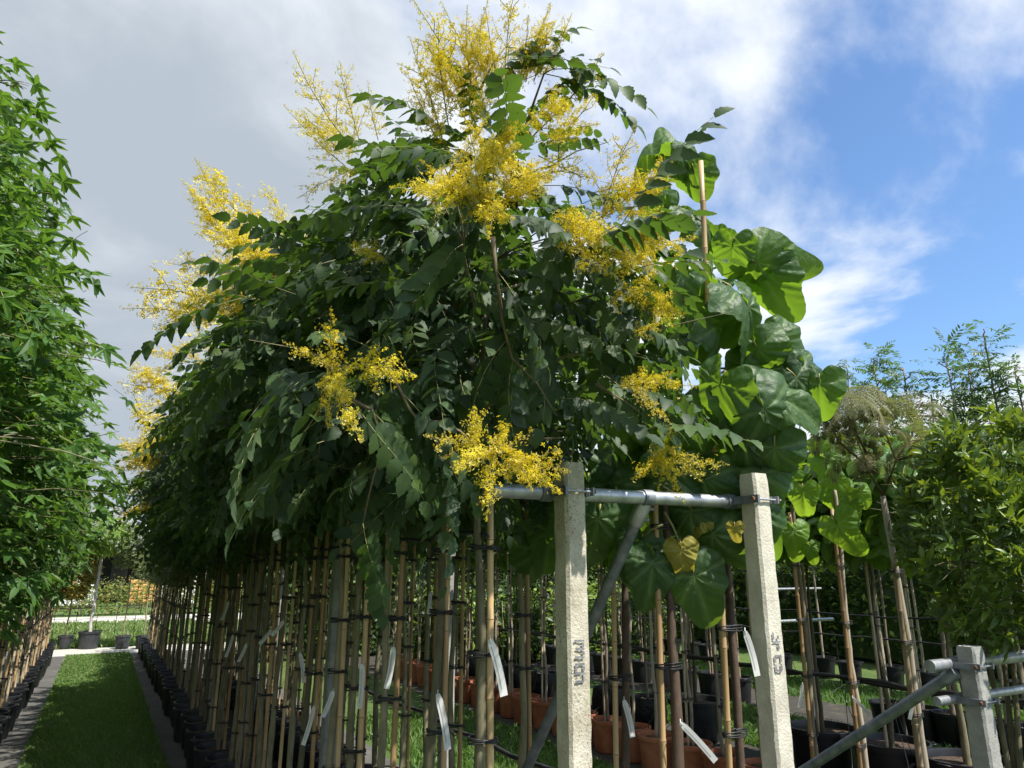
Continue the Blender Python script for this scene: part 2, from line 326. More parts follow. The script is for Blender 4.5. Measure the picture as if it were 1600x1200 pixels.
def heart_leaf(rng, R, sect=84, rings=9, lobes=.0, mat='empress', petiole=.055, name='heart', cup=.35, wave=.05):
    V = []; A = []; Fc = []
    ph = rng.uniform(0, 6); vein_t = [0, .78, -.78, 1.75, -1.75]
    for j in range(rings + 1):
        q = j / rings
        for k in range(sect):
            th = -math.pi + 2 * math.pi * k / sect; c = abs(th) / math.pi
            r = R * (.58 + .52 * max(0, math.cos(th)) ** 7 + .12 * math.exp(-((c - .34) / .10) ** 2) * lobes * 2 + .10 * math.exp(-((c - .62) / .16) ** 2)) * (1 - .80 * max(0, (c - .80) / .20) ** 1.6)
            r *= 1 + .02 * math.sin(9 * th + ph)
            x = q * r * math.sin(th); y = q * r * math.cos(th)
            dv = min(abs(th - a) for a in vein_t); vv = math.exp(-(dv / (.07 / max(.35, q * 1.2))) ** 2)
            side = math.sin(30 * (q * r * math.cos(th) - .75 * abs(q * r * math.sin(th))) / R + ph)
            z = -cup * (x * x * .8 + (y * y if y > 0 else .4 * y * y)) / R + wave * R * q * q * math.sin(5 * th + ph) + .25 * abs(x) * (1 - q) - .030 * R * vv * min(1, 3 * q) + .022 * R * side * min(1, 2 * q) + .05 * R * q * q * math.sin(3 * th + 2 * ph) + .02 * R * math.sin(11 * th + ph) * q ** 3
            V.append((x, y, z)); A.append(min(1, vv * .55 + max(0, -side - .86) * 2.2) if j else .5)
    for j in range(rings):
        for k in range(sect):
            if k == sect - 1: continue                 # the notch at the stalk stays open
            Fc.append((j * sect + k, (j + 1) * sect + k, (j + 1) * sect + k + 1, j * sect + k + 1))
    mb = MB(); mb.add(V, [q[::-1] for q in Fc], 0)
    nb = len(mb.v); mb.tube([(0, -petiole, -.05 * petiole), (0, -petiole * .5, .03 * petiole), (0, 0, -.004)], [.0045, .004, .003], 6, 1)
    me = mb.mesh(name, [M[mat], M['rachis']])
    at = me.attributes.new('vein', 'FLOAT', 'POINT'); at.data.foreach_set('value', A + [0.0] * (len(mb.v) - nb)); return me
def star_leaf(rng, R, name='star'):
    V = [(0, 0, 0)]; lob = [(-112, .62), (-56, .92), (0, 1.0), (56, .92), (112, .62)]; bend = rng.uniform(.15, .5)
    out = []
    for i, (a, l) in enumerate(lob):
        for da, rr in ((-14, .52), (-9, .72), (0, 1.0), (9, .72), (14, .52)):
            out.append((a + da, rr * l if rr != .52 else .40 + .12 * l))
        if i < 4: out.append((a + 28, .33))
    out.append((165, .14)); out.insert(0, (-165, .14))
    for a, l in out:
        r = R * l; x = r * math.sin(rad(a)); y = r * math.cos(rad(a)); V.append((x, y, -bend * l * l * R + (.10 * R if l < .36 else 0) + rng.uniform(-.03, .03) * R))
    mb = MB(); mb.add(V, [(0, i + 1, i) for i in range(1, len(V) - 1)], 0)
    mb.tube([(0, -R * .9, .1 * R), (0, -R * .4, .08 * R), (0, 0, 0)], [.0012, .0011, .001], 3, 1, cap=False)
    return mb.mesh(name, [M['sweetgum'], M['rachis']], smooth=False)
def panicle(rng, arms=9, per=16, name='panicle', dense=1.0, spread=.50, fs=.022, fatk=1.0):    # unit length along +Y
    mb = MB(); tips = []
    mb.tube([(0, 0, 0), (.02, .35, .02), (0, .7, .01), (0, 1, -.04)], [.007, .0055, .004, .002], 5, 1)
    axes = [(Vector((0, .12, 0)), Vector((0, 1, -.04)))]
    for k in range(arms):
        t = .10 + .72 * k / arms; a = k * 2.4 + rng.uniform(-.5, .5); l = (spread - spread * .68 * t) * rng.uniform(.6, 1.35)
        b = Vector((0, t, 0)); d = Vector((math.cos(a) * .85, .75, math.sin(a) * .65)).normalized(); e = b + d * l + Vector((0, 0, .06 * l))
        mb.tube([b, (b + e) / 2 + Vector((0, 0, .03)), e], [.004, .003, .0015], 4, 1, cap=False); axes.append((b + d * l * .18, e))
    for b, e in axes:
        n = int(3.4 * per * dense * max(.45, (e - b).length / .45))
        for i in range(n):
            t = (i + rng.uniform(0, 1)) / n; fat = (.058 * (1 - .72 * t) + .008) * fatk * (1 + .45 * math.sin(21 * t + 3 * b.y * 9))
            p = b.lerp(e, t) + Vector((rng.gauss(0, 1), rng.gauss(0, 1), rng.gauss(0, 1))) * fat * .62
            ax = (p - b.lerp(e, t) + Vector((0, .01, .012))).normalized(); s = fs * rng.uniform(.7, 1.25) * (1 - .5 * t)
            fr = frame(p, ax, Vector((rng.uniform(-1, 1), rng.uniform(-1, 1), rng.uniform(-1, 1))))
            for q in range(4):                         # four petals turned back to one side
                an = q * 1.25 + rng.uniform(-.3, .3); dx = math.cos(an); dz = math.sin(an)
                v = [(0, 0, 0), (dx * s * .6 - dz * s * .25, .35 * s, dz * s * .6 + dx * s * .25), (dx * s * 1.25, .1 * s, dz * s * 1.25), (dx * s * .6 + dz * s * .25, .35 * s, dz * s * .6 - dx * s * .25)]
                mb.add(xf(v, fr), [(0, 1, 2, 3)], 0)
    return mb.mesh(name, [M['petal'], M['rachis']], smooth=False)
def bipinnate(rng, L=.26, name='silk'):
    mb = MB(); n = 11; p = Vector((0, 0, 0)); pts = [p.copy()]; tang = []
    for i in range(n):                                 # the stalk arches over and hangs
        ph = rad(35 - 120 * (i / (n - 1)) ** .8); t = Vector((0, math.cos(ph), math.sin(ph))); tang.append(t); p = p + t * (L / n); pts.append(p.copy())
    mb.tube(pts, [.0022 * (1 - .06 * i) for i in range(n + 1)], 4, 1)
    for k in range(2, n + 1):
        t = tang[k - 1]; l = L * .40 * math.sin(math.pi * (.18 + .74 * k / n)) * rng.uniform(.9, 1.1)
        for sg in (-1, 1):
            d = (Vector((sg, 0, 0)) + t * .55 + Vector((0, 0, -.28))).normalized(); nr = d.cross(t).normalized(); w = d.cross(nr).normalized()
            for j in range(10):
                q = pts[k] + d * l * (.08 + .092 * j) + Vector((0, 0, -.25 * l * (.09 * j) ** 2)); m = .0105 * math.sin(math.pi * (.2 + .07 * j))
                for s2 in (-1, 1):
                    mb.add([q, q + w * s2 * m * .6 + d * .0035, q + w * s2 * m * 1.7 + d * .006 + nr * .002, q + w * s2 * m * .7 + d * .0095, q + d * .0075], [(0, 1, 2, 3, 4)], 0)
    return mb.mesh(name, [M['silk'], M['twig']], smooth=False)
def laurel_shoot(rng, name='laurel'):
    mb = MB(); mb.tube([(0, 0, 0), (0, .08, 0), (0, .15, .012)], [.003, .0024, .0015], 5, 1)
    for k in range(11):
        t = .15 + .85 * k / 10; a = k * 2.4; p = Vector((0, .15 * t, .012 * t)); d = Vector((math.cos(a), .25 + .7 * t, math.sin(a) * .8 + .1))
        v, f = strip_leaf(.085 * rng.uniform(.75, 1.15), .0145, lance, 6, .45, rng.uniform(.35, .75), 0, rng.uniform(-.2, .2))
        mb.add(xf(v, frame(p, d, Vector((0, 0, 1)), 1, rng.uniform(-.4, .4))), f, 0)
    return mb.mesh(name, [M['laurel'], M['twig']])
R0 = random.Random(5)
GOLD = [compound_leaf(R0, L=R0.uniform(.30, .38), pairs=R0.choice((5, 6, 6, 7)), droop=d, hang=h) for d, h in ((.15, .35), (.35, .5), (.6, .6), (.3, .75), (.8, .5), (.45, .9))]
GOLD_FAR = [compound_leaf(R0, L=.32, pairs=5, droop=d, hang=h, n=2, lw=.026, name='golden_leaf_far') for d, h in ((.3, .4), (.6, .7))]
ROWAN = [compound_leaf(R0, L=.19, pairs=6, ll=.055, lw=.009, droop=d, hang=.25, n=3, mats=('rowan', 'twig'), name='rowan_leaf', stalk=.0014) for d in (.2, .5, .8)]
STAR = [star_leaf(R0, .078) for _ in range(5)]
PAN = [panicle(R0, a, p, dense=d, spread=w, fs=.025) for a, p, d, w in ((7, 18, 1.0, .30), (6, 18, 1.1, .36), (9, 16, 1.0, .30), (5, 20, 1.2, .26))]
PAN_AIRY = [panicle(R0, a, p, dense=d, spread=.42, fs=.027, fatk=1.05) for a, p, d in ((10, 14, .85), (12, 13, .8))]
PAN_FAR = [panicle(R0, a, p, dense=d, spread=.44, fs=.036, fatk=1.35) for a, p, d in ((9, 15, .75), (11, 14, .75), (7, 16, .85))]
SILK = [bipinnate(R0, l) for l in (.24, .30, .35)]
LAUREL = [laurel_shoot(R0) for _ in range(4)]
EMP = [heart_leaf(R0, .20, cup=c, wave=w, lobes=l, name='empress_leaf') for c, w, l in ((.5, .08, .3), (.8, .09, .6), (1.1, .08, .4), (.4, .12, .1), (1.4, .07, .3))]
EMP_Y = [heart_leaf(R0, .15, cup=c, wave=w, mat='empress_young', name='young_leaf') for c, w in ((.35, .05), (.7, .06))]
EMP_F = [heart_leaf(R0, .13, cup=.5, wave=.08, mat='yellow_leaf', name='fading_leaf')]
CAT = [heart_leaf(R0, .115, sect=22, rings=3, mat='catalpa', petiole=.12, name='catalpa_leaf', cup=c) for c in (.4, .8, 1.1)]
def small_leaf(mat, L, Wd):
    mb = MB(); v, f = strip_leaf(L, Wd, lance, 2, .3, .3); mb.add(v, f); return mb.mesh('small_leaf', [M[mat]])
SMALL = {k: small_leaf(k, l, w) for k, l, w in (('hedge', .085, .026), ('pale_small', .05, .016), ('lime', .11, .016), ('amber', .075, .028), ('laurel', .09, .02), ('catalpa', .15, .06), ('rowan', .10, .02))}

def tri_data(me):
    n = len(me.vertices); V = np.empty(n * 3, np.float32); me.vertices.foreach_get('co', V); me.calc_loop_triangles()
    k = len(me.loop_triangles); t = np.empty(k * 3, np.int32); me.loop_triangles.foreach_get('vertices', t)
    mi = np.empty(k, np.int32); me.loop_triangles.foreach_get('material_index', mi)
    return V.reshape(-1, 3), t.reshape(-1, 3), mi
def scatter(name, temps, mtxs, parent, base, kind='stuff'):      # many leaves too small to pick apart, joined
    data = [tri_data(t) for t in temps]; Vs = []; Fs = []; Ms = []; k = 0
    G = np.array([[list(r) for r in m] for m in mtxs], dtype=np.float32); pick = RNG.integers(0, len(temps), len(mtxs))
    for i, (V, Ft, mi) in enumerate(data):
        g = G[pick == i]
        if not len(g): continue
        X = np.einsum('nij,vj->nvi', g[:, :3, :3], V) + g[:, None, :3, 3]
        Fn = Ft[None] + (np.arange(len(g)) * len(V))[:, None, None] + k
        Vs.append(X.reshape(-1, 3)); Fs.append(Fn.reshape(-1, 3)); Ms.append(np.tile(mi, len(g))); k += len(g) * len(V)
    V = np.concatenate(Vs) - np.array(base, dtype=np.float32)
    o = link(name, arr_mesh(name, V, np.concatenate(Fs), list(temps[0].materials), np.concatenate(Ms)), parent); o['kind'] = kind; return o
def leaf_objects(name, temps, mtxs, parent, base):
    b = T(-Vector(base))
    for m in mtxs: link(name, random.choice(temps), parent, b @ m)

# ------------------------------------------------------------------ parts every potted tree shares
def pot_mesh(R, h, m, n=28, ribs=0, bag=False):
    wob = (lambda a, z: .05 * math.sin(5 * a + 9 * z) * math.sin(3 * a) + .03 * math.sin(11 * a + 20 * z)) if bag else ((lambda a, z: .010 * math.cos(ribs * a)) if ribs else None)
    pr = [(R * .80, 0), (R * .83, .02), (R * .93, h * .80), (R * .935, h * .86), (R * 1.0, h * .865), (R * 1.01, h * .90), (R * 1.01, h * .99), (R * .985, h), (R * .945, h * .995), (R * .93, h * .96), (R * .90, h * .80)]
    if bag: pr = [(R * .90, 0), (R * 1.0, h * .12), (R * 1.04, h * .5), (R * .97, h * .85), (R * .93, h), (R * .90, h * .99), (R * .88, h * .86)]
    mb = MB(); mb.lathe(pr, n, wob=wob); return mb.mesh('pot', m, True, 40)
def soil_mesh(R, h):
    mb = MB(); rg = random.Random(2); v = [(0, 0, h * .87)]; f = []; n = 22
    for j in (1, 2, 3):
        for k in range(n):
            a = 2 * math.pi * k / n; r = R * .895 * j / 3; v.append((r * math.cos(a), r * math.sin(a), h * .86 + (rg.uniform(-.012, .018) if j < 3 else 0)))
    for k in range(n): f.append((0, 1 + k, 1 + (k + 1) % n))
    for j in (0, 1):
        for k in range(n): f.append((1 + j * n + k, 1 + j * n + n + k, 1 + j * n + n + (k + 1) % n, 1 + j * n + (k + 1) % n))
    mb.add(v, f); return mb.mesh('soil', M['soil'])
def handle_mesh(R, h):
    mb = MB(); mb.tube([(R * 1.0, -.05, h * .95), (R * 1.12, -.045, h * .97), (R * 1.12, .045, h * .97), (R * 1.0, .05, h * .95)], .007, 6); return mb.mesh('handle', M['pot'])
POTS = {}
def pot_kind(key, R, h, mat, ribs=0, bag=False, handle=False, n=28):
    POTS[key] = (pot_mesh(R, h, M[mat], n, ribs, bag), soil_mesh(R, h), handle_mesh(R, h) if handle else None, R, h)
pot_kind('black', .215, .37, 'pot', 0, handle=True); pot_kind('terracotta', .195, .34, 'terracotta', 9); pot_kind('bag', .24, .36, 'bag', bag=True)
pot_kind('big', .34, .46, 'pot', handle=True); pot_kind('grey', .27, .44, 'pot_grey', handle=True); pot_kind('small_grey', .19, .33, 'pot_grey')
def add_pot(key, pos, label, group, name='plant_pot', rz=None):
    me, so, ha, R, h = POTS[key]
    e = link(name, None, None, T((pos[0], pos[1], .012)) @ Matrix.Rotation(random.uniform(0, 6.28) if rz is None else rz, 4, 'Z'))
    tag(e, label, 'pot', group); link('wall', me, e); link('soil', so, e)
    if ha: link('handle', ha, e); link('handle', ha, e, Matrix.Rotation(math.pi, 4, 'Z'))
    return e
def trunk_mesh(pts, r0, r1, mat, rg, n=10, knots=True):
    m = []; k = max(8, int(len(pts) * 4)); mb = MB(); P_ = [Vector(p) for p in pts]; out = []; rs = []
    for i in range(k + 1):
        t = i / k * (len(P_) - 1); a = min(int(t), len(P_) - 2); q = P_[a].lerp(P_[a + 1], t - a); u = i / k
        out.append(q + Vector((rg.uniform(-.003, .003), rg.uniform(-.003, .003), 0))); rs.append((r0 + (r1 - r0) * u) * (1 + rg.uniform(-.05, .05)) * (1.18 if i == 0 else 1) * (1.12 if knots and rg.random() < .1 else 1))
    mb.tube(out, rs, n); return mb.mesh('trunk', M[mat])
def cane_thing(foot, top, r, label, group, ties, trunk_off, mat='cane'):
    foot = Vector(foot); top = Vector(top); rg = random
    e = link('bamboo_cane', None, None, T(foot)); tag(e, label, 'cane', group)
    L = (top - foot).length; d = (top - foot).normalized(); mb = MB(); nodes = MB(); pts = []; rs = []
    k = int(L / .26); t = rg.uniform(.05, .2)
    pts.append(Vector((0, 0, 0))); rs.append(r)
    while t < L - .05:
        for dt, q in ((-.012, 1.0), (-.004, 1.14), (.004, 1.10), (.012, 1.0)): pts.append(d * (t + dt)); rs.append(r * q * (1 - .12 * t / L))
        nodes.tube([d * (t - .002), d * (t + .002)], r * 1.15 * (1 - .12 * t / L), 10); t += rg.uniform(.20, .31)
    pts.append(d * L); rs.append(r * .88); mb.tube(pts, rs, 10)
    link('shaft', mb.mesh('cane', M[mat]), e); link('joint_ring', nodes.mesh('joints', M['cane_node']), e)['kind'] = 'stuff'
    if ties:
        for z in ties:
            p = d * ((z - foot.z) / max(.2, d.z)); off = Vector(trunk_off); c = p + off * .5; hl = off.length * .5; ax = off.normalized() if off.length > 1e-4 else Vector((1, 0, 0)); sd = Vector((0, 0, 1)).cross(ax).normalized()
            tm = MB()
            for w in range(3):
                ring = [c + ax * math.cos(a) * (hl + r * 1.9) + sd * math.sin(a) * r * 2.0 + Vector((0, 0, (w - 1) * .008 + .005 * math.sin(a + w))) for a in [i * math.pi / 7 for i in range(15)]]
                tm.tube(ring, .0032, 5, cap=False)
            tm.tube([c + sd * r * 2, c + sd * r * 2.6 + Vector((.03, 0, .012)), c + sd * r * 2.4 + Vector((.055, .01, -.012))], .003, 5)
            link('tie', tm.mesh('tie', M['rubber']), e)
    return e
def plant_label(pos, ang, length, label, curl=.05, wid=.021, facing=None):
    pos = Vector(pos); e = link('plant_label', None, None, T(pos)); tag(e, label, 'label', 'paper labels hanging in the trees')
    to = facing or Vector((-pos.x, -pos.y, 0)).normalized(); side = Vector((0, 0, 1)).cross(to).normalized()
    mb = MB(); pr = MB(); v = []; f = []; n = 8; tw = random.uniform(-.5, .5)
    down = (Vector((0, 0, -1)) * math.cos(ang) + side * math.sin(ang))
    for i in range(n + 1):
        t = i / n; c = to * (.03 + curl * t * t) + down * length * t + side * curl * .6 * math.sin(3 * t); a = side.cross(down).normalized(); sx = down.cross(to).normalized(); sx = sx * math.cos(tw * t) + a * math.sin(tw * t)
        w = wid * (.55 if i == 0 else 1) / 2
        for q in (-1, 1):
            for th in (0, .0008): v.append(c + sx * w * q + to * th)
    for i in range(n):
        a = 4 * i; f += [(a, a + 2, a + 6, a + 4), (a + 1, a + 5, a + 7, a + 3), (a, a + 4, a + 5, a + 1), (a + 2, a + 3, a + 7, a + 6)]
    mb.add(v, f); mb.tube([Vector((0, 0, 0)) - to * .02, to * .02 + Vector((0, 0, .012)), to * .035, to * .03 + down * .012], .0022, 5)
    link('strip', mb.mesh('strip', M['label'], True, 50), e)
    for q in (.12,):
        pv = []; pf = []
        for i in range(1, n):
            a = 4 * i; c = (Vector(v[a + 1]) + Vector(v[a + 3])) / 2; sx = (Vector(v[a + 3]) - Vector(v[a + 1]))
            pv += [c + sx * .10 + to * .0008, c + sx * .20 + to * .0008]
        pf = [(2 * i, 2 * i + 1, 2 * i + 3, 2 * i + 2) for i in range(n - 2)]
        pr.add(pv, pf); link('print_line', pr.mesh('print', M['label_print']), e)
    return e

# ------------------------------------------------------------------ trees
def in_view(p):
    v = Vector(p) - Vector((0, 0, H_CAM)); zc = v.y * CP + v.z * SP
    if zc < .3: return None
    x = 800 + F_PX * v.x / zc; y = 600 - F_PX * (-v.y * SP + v.z * CP) / zc
    return zc if -30 < x < 1630 and -30 < y < 1230 else None
def crown_leaves(c, zb, zt, R, prof, n, scale, rg, up=.25, down=.5, shell=.42, lean=(0, 0), squash=1.0, lob=.25):
    out = []; ph = rg.uniform(0, 6)
    for _ in range(n):
        while True:
            u = rg.random(); pr = prof(u)
            if rg.random() < pr + .12: break
        a = rg.uniform(0, 2 * math.pi); rr = R * pr * (rg.random() ** shell) * (1 + lob * math.sin(3 * a + 5 * u + ph))
        z = zb + (zt - zb) * u; o = Vector((math.cos(a), math.sin(a), 0))
        p = Vector((c[0] + lean[0] * u, c[1] + lean[1] * u, z)) + Vector((o.x * rr, o.y * rr * squash, 0))
        d = o + Vector((rg.gauss(0, .45), rg.gauss(0, .45), rg.gauss(up - down * (1 - u), .35)))
        upv = (Vector((0, 0, 1)) + o * .5 + Vector((rg.gauss(0, .3), rg.gauss(0, .3), 0))).normalized()
        out.append(frame(p, d, upv, rg.uniform(*scale), rg.gauss(0, .3)))
    return out
def limbs(c, zb, zt, R, prof, n, r, rg, mat, lean=(0, 0), lift=.35):
    mb = MB(); ph = rg.uniform(0, 6)
    for i in range(n):
        u = (i + .3) / n; z1 = zb + (zt - zb) * u; a = i * 2.4 + ph; q = R * prof(u) * rg.uniform(.7, .95); o = Vector((math.cos(a), math.sin(a), 0))
        b = Vector((c[0] + lean[0] * u, c[1] + lean[1] * u, z1 - q * lift)); e = b + o * q + Vector((0, 0, q * lift)); m = (b + e) / 2 + Vector((rg.uniform(-.04, .04), rg.uniform(-.04, .04), q * .16))
        mb.tube([b, b.lerp(m, .5) + Vector((0, 0, .01)), m, m.lerp(e, .5) + Vector((0, 0, .012)), e], [r, r * .85, r * .65, r * .45, r * .2], 6)
        for _ in range(3):
            s = m.lerp(e, rg.random()); t = s + (o + Vector((rg.uniform(-.9, .9), rg.uniform(-.9, .9), rg.uniform(-.5, .5)))) * q * .4
            mb.tube([s, (s + t) / 2 + Vector((0, 0, .02)), t], [r * .4, r * .3, r * .12], 5, cap=False)
    return mb.mesh('crown', M[mat])
def make_tree(name, label, cat, group, base, r0, ztop, tmat, zb, zt, R, prof, temps, nl, scale, nobj=0, far=None, nlimb=9, lean=(0, 0), rg=None, style=None, wob=.02, foot=.30, lift=.35, prune=None):
    rg = rg or random.Random(hash(name) % 999 + int(base[0] * 1000)); base = Vector((base[0], base[1], 0)); st = style or {}
    e = link(name, None, None, T(base + Vector((0, 0, foot)))); tag(e, label, cat, group); org = base + Vector((0, 0, foot))
    pts = [Vector((0, 0, 0))] + [Vector((rg.uniform(-wob, wob) + lean[0] * max(0, (z - zb) / (zt - zb)), rg.uniform(-wob, wob) + lean[1] * max(0, (z - zb) / (zt - zb)), z - foot)) for z in np.linspace(foot + .4, ztop, 6)]
    link('trunk', trunk_mesh(pts, r0, r0 * .30 if ztop > zb + .5 else r0 * .7, tmat, rg), e)
    c0 = (base.x, base.y)
    me = limbs(c0, zb, zt, R, prof, nlimb, r0 * .38, rg, tmat, lean, lift); me.transform(T(-org)); cr = link('crown', me, e)
    L = crown_leaves(c0, zb, zt, R, prof, nl, scale, rg, lean=lean, **st)
    if prune: L = [m for m in L if not prune(m)]
    if nobj:
        near = sorted((q for q in ((in_view(m.translation), i) for i, m in enumerate(L)) if q[0]), key=lambda q: q[0])[:nobj]; ids = {i for _, i in near}
        leaf_objects('leaf', temps, [L[i] for i in ids], cr, org)
        L = [m for i, m in enumerate(L) if i not in ids]
    if L: scatter('foliage', far or temps, L, e, org)
    return e
gum = lambda u: max(.10, min(1, .62 + 1.6 * u) * (1 - max(0, u - .35) / .72) ** .62 if u < 1 else .1)
dome = lambda u: max(.12, math.sin(math.pi * (.24 + .68 * u)))
cone = lambda u: max(.10, (1 - u) ** .75 * min(1, .55 + 2.6 * u))
spire = lambda u: .22 + .78 * max(0, 1 - u * 1.15) ** 1.3
globe = lambda u: max(.1, math.sin(math.pi * min(1, max(0, .10 + .84 * u))) ** .6)

# ------------------------------------------------------------------ ground
def sheet(name, s0, s1, o0, o1, z, mat, label, ns=1, jag=0.0):
    v = []; f = []; rg = random.Random(len(name)); 
    for i in range(ns + 1):
        s = s0 + (s1 - s0) * i / ns
        v += [W(s, o0 + rg.uniform(-jag, jag), z), W(s, o1 + rg.uniform(-jag, jag), z)]
    f = [(2 * i, 2 * i + 1, 2 * i + 3, 2 * i + 2) for i in range(ns)]
    mb = MB(); mb.add(v, f); return struct(link(name, mb.mesh(name, M[mat], False)), label)
mb = MB(); mb.add([(-400, -200, 0), (400, -200, 0), (400, 800, 0), (-400, 800, 0)], [(0, 1, 2, 3)])
struct(link('ground', mb.mesh('ground', M['ground'], False)), 'grassy nursery ground under the rows')
sheet('ground_fabric', -3, 21.2, -2.4, -.48, .004, 'fabric', 'grey ground fabric along the sweetgum row', 60, .02)
sheet('ground_fabric', -3, 21.2, .79, 3.0, .004, 'fabric', 'grey ground fabric under the golden rain trees', 60, .02)
sheet('ground_fabric', -3, 21.2, 4.95, 6.95, .004, 'fabric_dark', 'littered dark ground fabric under the terracotta pots', 60, .02)
sheet('ground_fabric', -3, 21.2, 8.35, 10.2, .004, 'fabric_dark', 'littered dark ground fabric under the bagged trees', 60, .02)
sheet('path', 21.2, 23.0, -14, 16, .008, 'slab', 'pale concrete path across the end of the lane')
sheet('road', 33.5, 38.5, -30, 30, .006, 'slab', 'pale road beyond the lawn')

def blades(name, s0, s1, o0, o1, n, h, label, dens_far=1.6):
    s = s0 + (s1 - s0) * RNG.random(n) ** dens_far; o = RNG.uniform(o0, o1, n)
    hh = h * RNG.uniform(.4, 1.2, n); a = RNG.uniform(0, 2 * math.pi, n); w = hh * .07 + .0016 + .0004 * s; ln = RNG.normal(0, .5, (n, 2)) * hh[:, None]
    c = np.stack([-s * SA + o * CA, s * CA + o * SA, np.full(n, .0)], 1); dx = np.stack([np.cos(a), np.sin(a), np.zeros(n)], 1) * w[:, None]
    mid = c + np.concatenate([ln * .35, (hh * .6)[:, None]], 1); tip = c + np.concatenate([ln, hh[:, None]], 1)
    V = np.stack([c - dx, c + dx, mid + dx * .7, mid - dx * .7, tip], 1).reshape(-1, 3); k = (np.arange(n) * 5)[:, None]
    Ft = np.concatenate([k + np.array([[0, 1, 2]]), k + np.array([[0, 2, 3]]), k + np.array([[3, 2, 4]])], 0)
    ob = link(name, arr_mesh(name, V, Ft, M['grass'])); tag(ob, label, 'grass', kind='stuff')
blades('lawn_grass', 6.8, 21.2, -.52, .83, 95000, .055, 'mown green grass strip down the lane')
blades('lawn_grass', 23.1, 33.4, -4, 3.5, 16000, .16, 'rough green grass beyond the concrete path', 1.3)
blades('lawn_grass', 4.2, 10.5, 3.1, 4.9, 16000, .09, 'green grass in the lane before the terracotta pots', 1.2)
blades('lawn_grass', 3.0, 9.5, 6.95, 8.6, 26000, .11, 'long bright grass between the black tubs and bags', 1.2)
blades('lawn_grass', 4.5, 14, 10.2, 11.8, 10000, .12, 'bright grass strip behind the bagged trees', 1.2)

# ------------------------------------------------------------------ posts and pipes
AX_P, AX_R, AX_Z = Vector((CA, SA, 0)), Vector((-SA, CA, 0)), Vector((0, 0, 1))
def PO(px, py, o):                                   # where the ray through a pixel meets the upright plane of row o
    a = P(px, py, 1.0) - Vector((0, 0, H_CAM)); return Vector((0, 0, H_CAM)) + a * (o / a.dot(AX_P))
def PS(px, py, s):
    a = P(px, py, 1.0) - Vector((0, 0, H_CAM)); return Vector((0, 0, H_CAM)) + a * (s / a.dot(AX_R))
def PZ(px, py, z):
    a = P(px, py, 1.0) - Vector((0, 0, H_CAM)); return Vector((0, 0, H_CAM)) + a * ((z - H_CAM) / a.z)
def concrete_post(s, o, h, half, mat, label, seed, rings=70, top=1.0):
    rg = random.Random(seed); base = W(s, o); e = link('concrete_post', None, None, T(base)); tag(e, label, 'post', 'concrete posts of the tying frames')
    prof = [(-1, -.78), (-.78, -1), (-.4, -1), (0, -1), (.4, -1), (.78, -1), (1, -.78), (1, -.4), (1, 0), (1, .4), (1, .78), (.78, 1), (0, 1), (-.78, 1), (-1, .78), (-1, .4), (-1, 0), (-1, -.4)]
    mb = MB(); v = []; n = len(prof); f = []
    for i in range(rings + 1):
        z = h * i / rings; t = half * (1.04 - .10 * i / rings)
        if i == rings: t *= .93
        for a, b in prof:
            j = rg.uniform(-.0014, .0014); v.append(AX_P * (a * t + j) + AX_R * (b * t + rg.uniform(-.0022, .0022)) + AX_Z * z)
    for i in range(rings):
        for k in range(n): f.append((i * n + k, i * n + (k + 1) % n, (i + 1) * n + (k + 1) % n, (i + 1) * n + k))
    f.append(tuple(rings * n + k for k in range(n))); mb.add(v, f)
    link('shaft', mb.mesh('post', M[mat], True, 35), e); return e
SEG = {'3': [(0, 1.32, 1, 1.5), (.1, .66, 1, .84), (0, 0, 1, .18), (.76, .9, 1, 1.26), (.76, .24, 1, .6)],
       '9': [(.0, 1.32, 1, 1.5), (0, .66, .7, .84), (0, 0, .9, .18), (.0, .9, .24, 1.26), (.76, .9, 1, 1.26), (.76, .24, 1, .78)],
       '4': [(.0, .84, .22, 1.5), (.0, .55, 1, .73), (.62, .9, .86, 1.2), (.62, 0, .86, .5)],
       '0': [(.1, 1.32, .9, 1.5), (.1, 0, .9, .18), (0, .1, .24, .68), (0, .82, .24, 1.4), (.76, .1, 1, .68), (.76, .82, 1, 1.4)]}
def digit(post, ch, z, half, w, dx=0):
    mb = MB(); u = w
    for x0, y0, x1, y1 in SEG[ch]:
        nx = 3; ny = 3; rg = random.Random(int(100 * (x0 + y0 + z)))
        v = []; f = []
        for i in range(nx + 1):
            for j in range(ny + 1):
                jx = rg.uniform(-.03, .03) * w; v.append(AX_P * ((x0 + (x1 - x0) * i / nx - .5) * u + dx + jx) - AX_R * (half * 1.0 + .0045) + AX_Z * (z + (y0 + (y1 - y0) * j / ny - .75) * u + rg.uniform(-.02, .02) * w))
        for i in range(nx):
            for j in range(ny): a = i * (ny + 1) + j; f.append((a, a + ny + 1, a + ny + 2, a + 1))
        mb.add(v, f)
    o = link('stencilled_number', mb.mesh('number', M['paint'], False), post); o['label'] = 'grey stencilled number ' + ch; return o
HP = .05
S1, O39, O40 = 2.36, 1.575, 2.50
post39 = concrete_post(S1, O39, 2.415, HP, 'concrete_worn', 'lichen-stained concrete post stencilled 39 beside the golden rain trees', 1)
post40 = concrete_post(S1 - .10, O40, 2.42, HP, 'concrete', 'pale rough concrete post stencilled 40 beside the empress trees', 2)
for post, o, s, chs in ((post39, O39, S1, (('3', 907, 1014), ('9', 909, 1051))), (post40, O40, S1 - .10, (('4', 1213, 1001), ('0', 1217, 1036)))):
    for ch, px, py in chs:
        q = PS(px, py, s - HP); digit(post, ch, q.z, HP, .044, -.006)
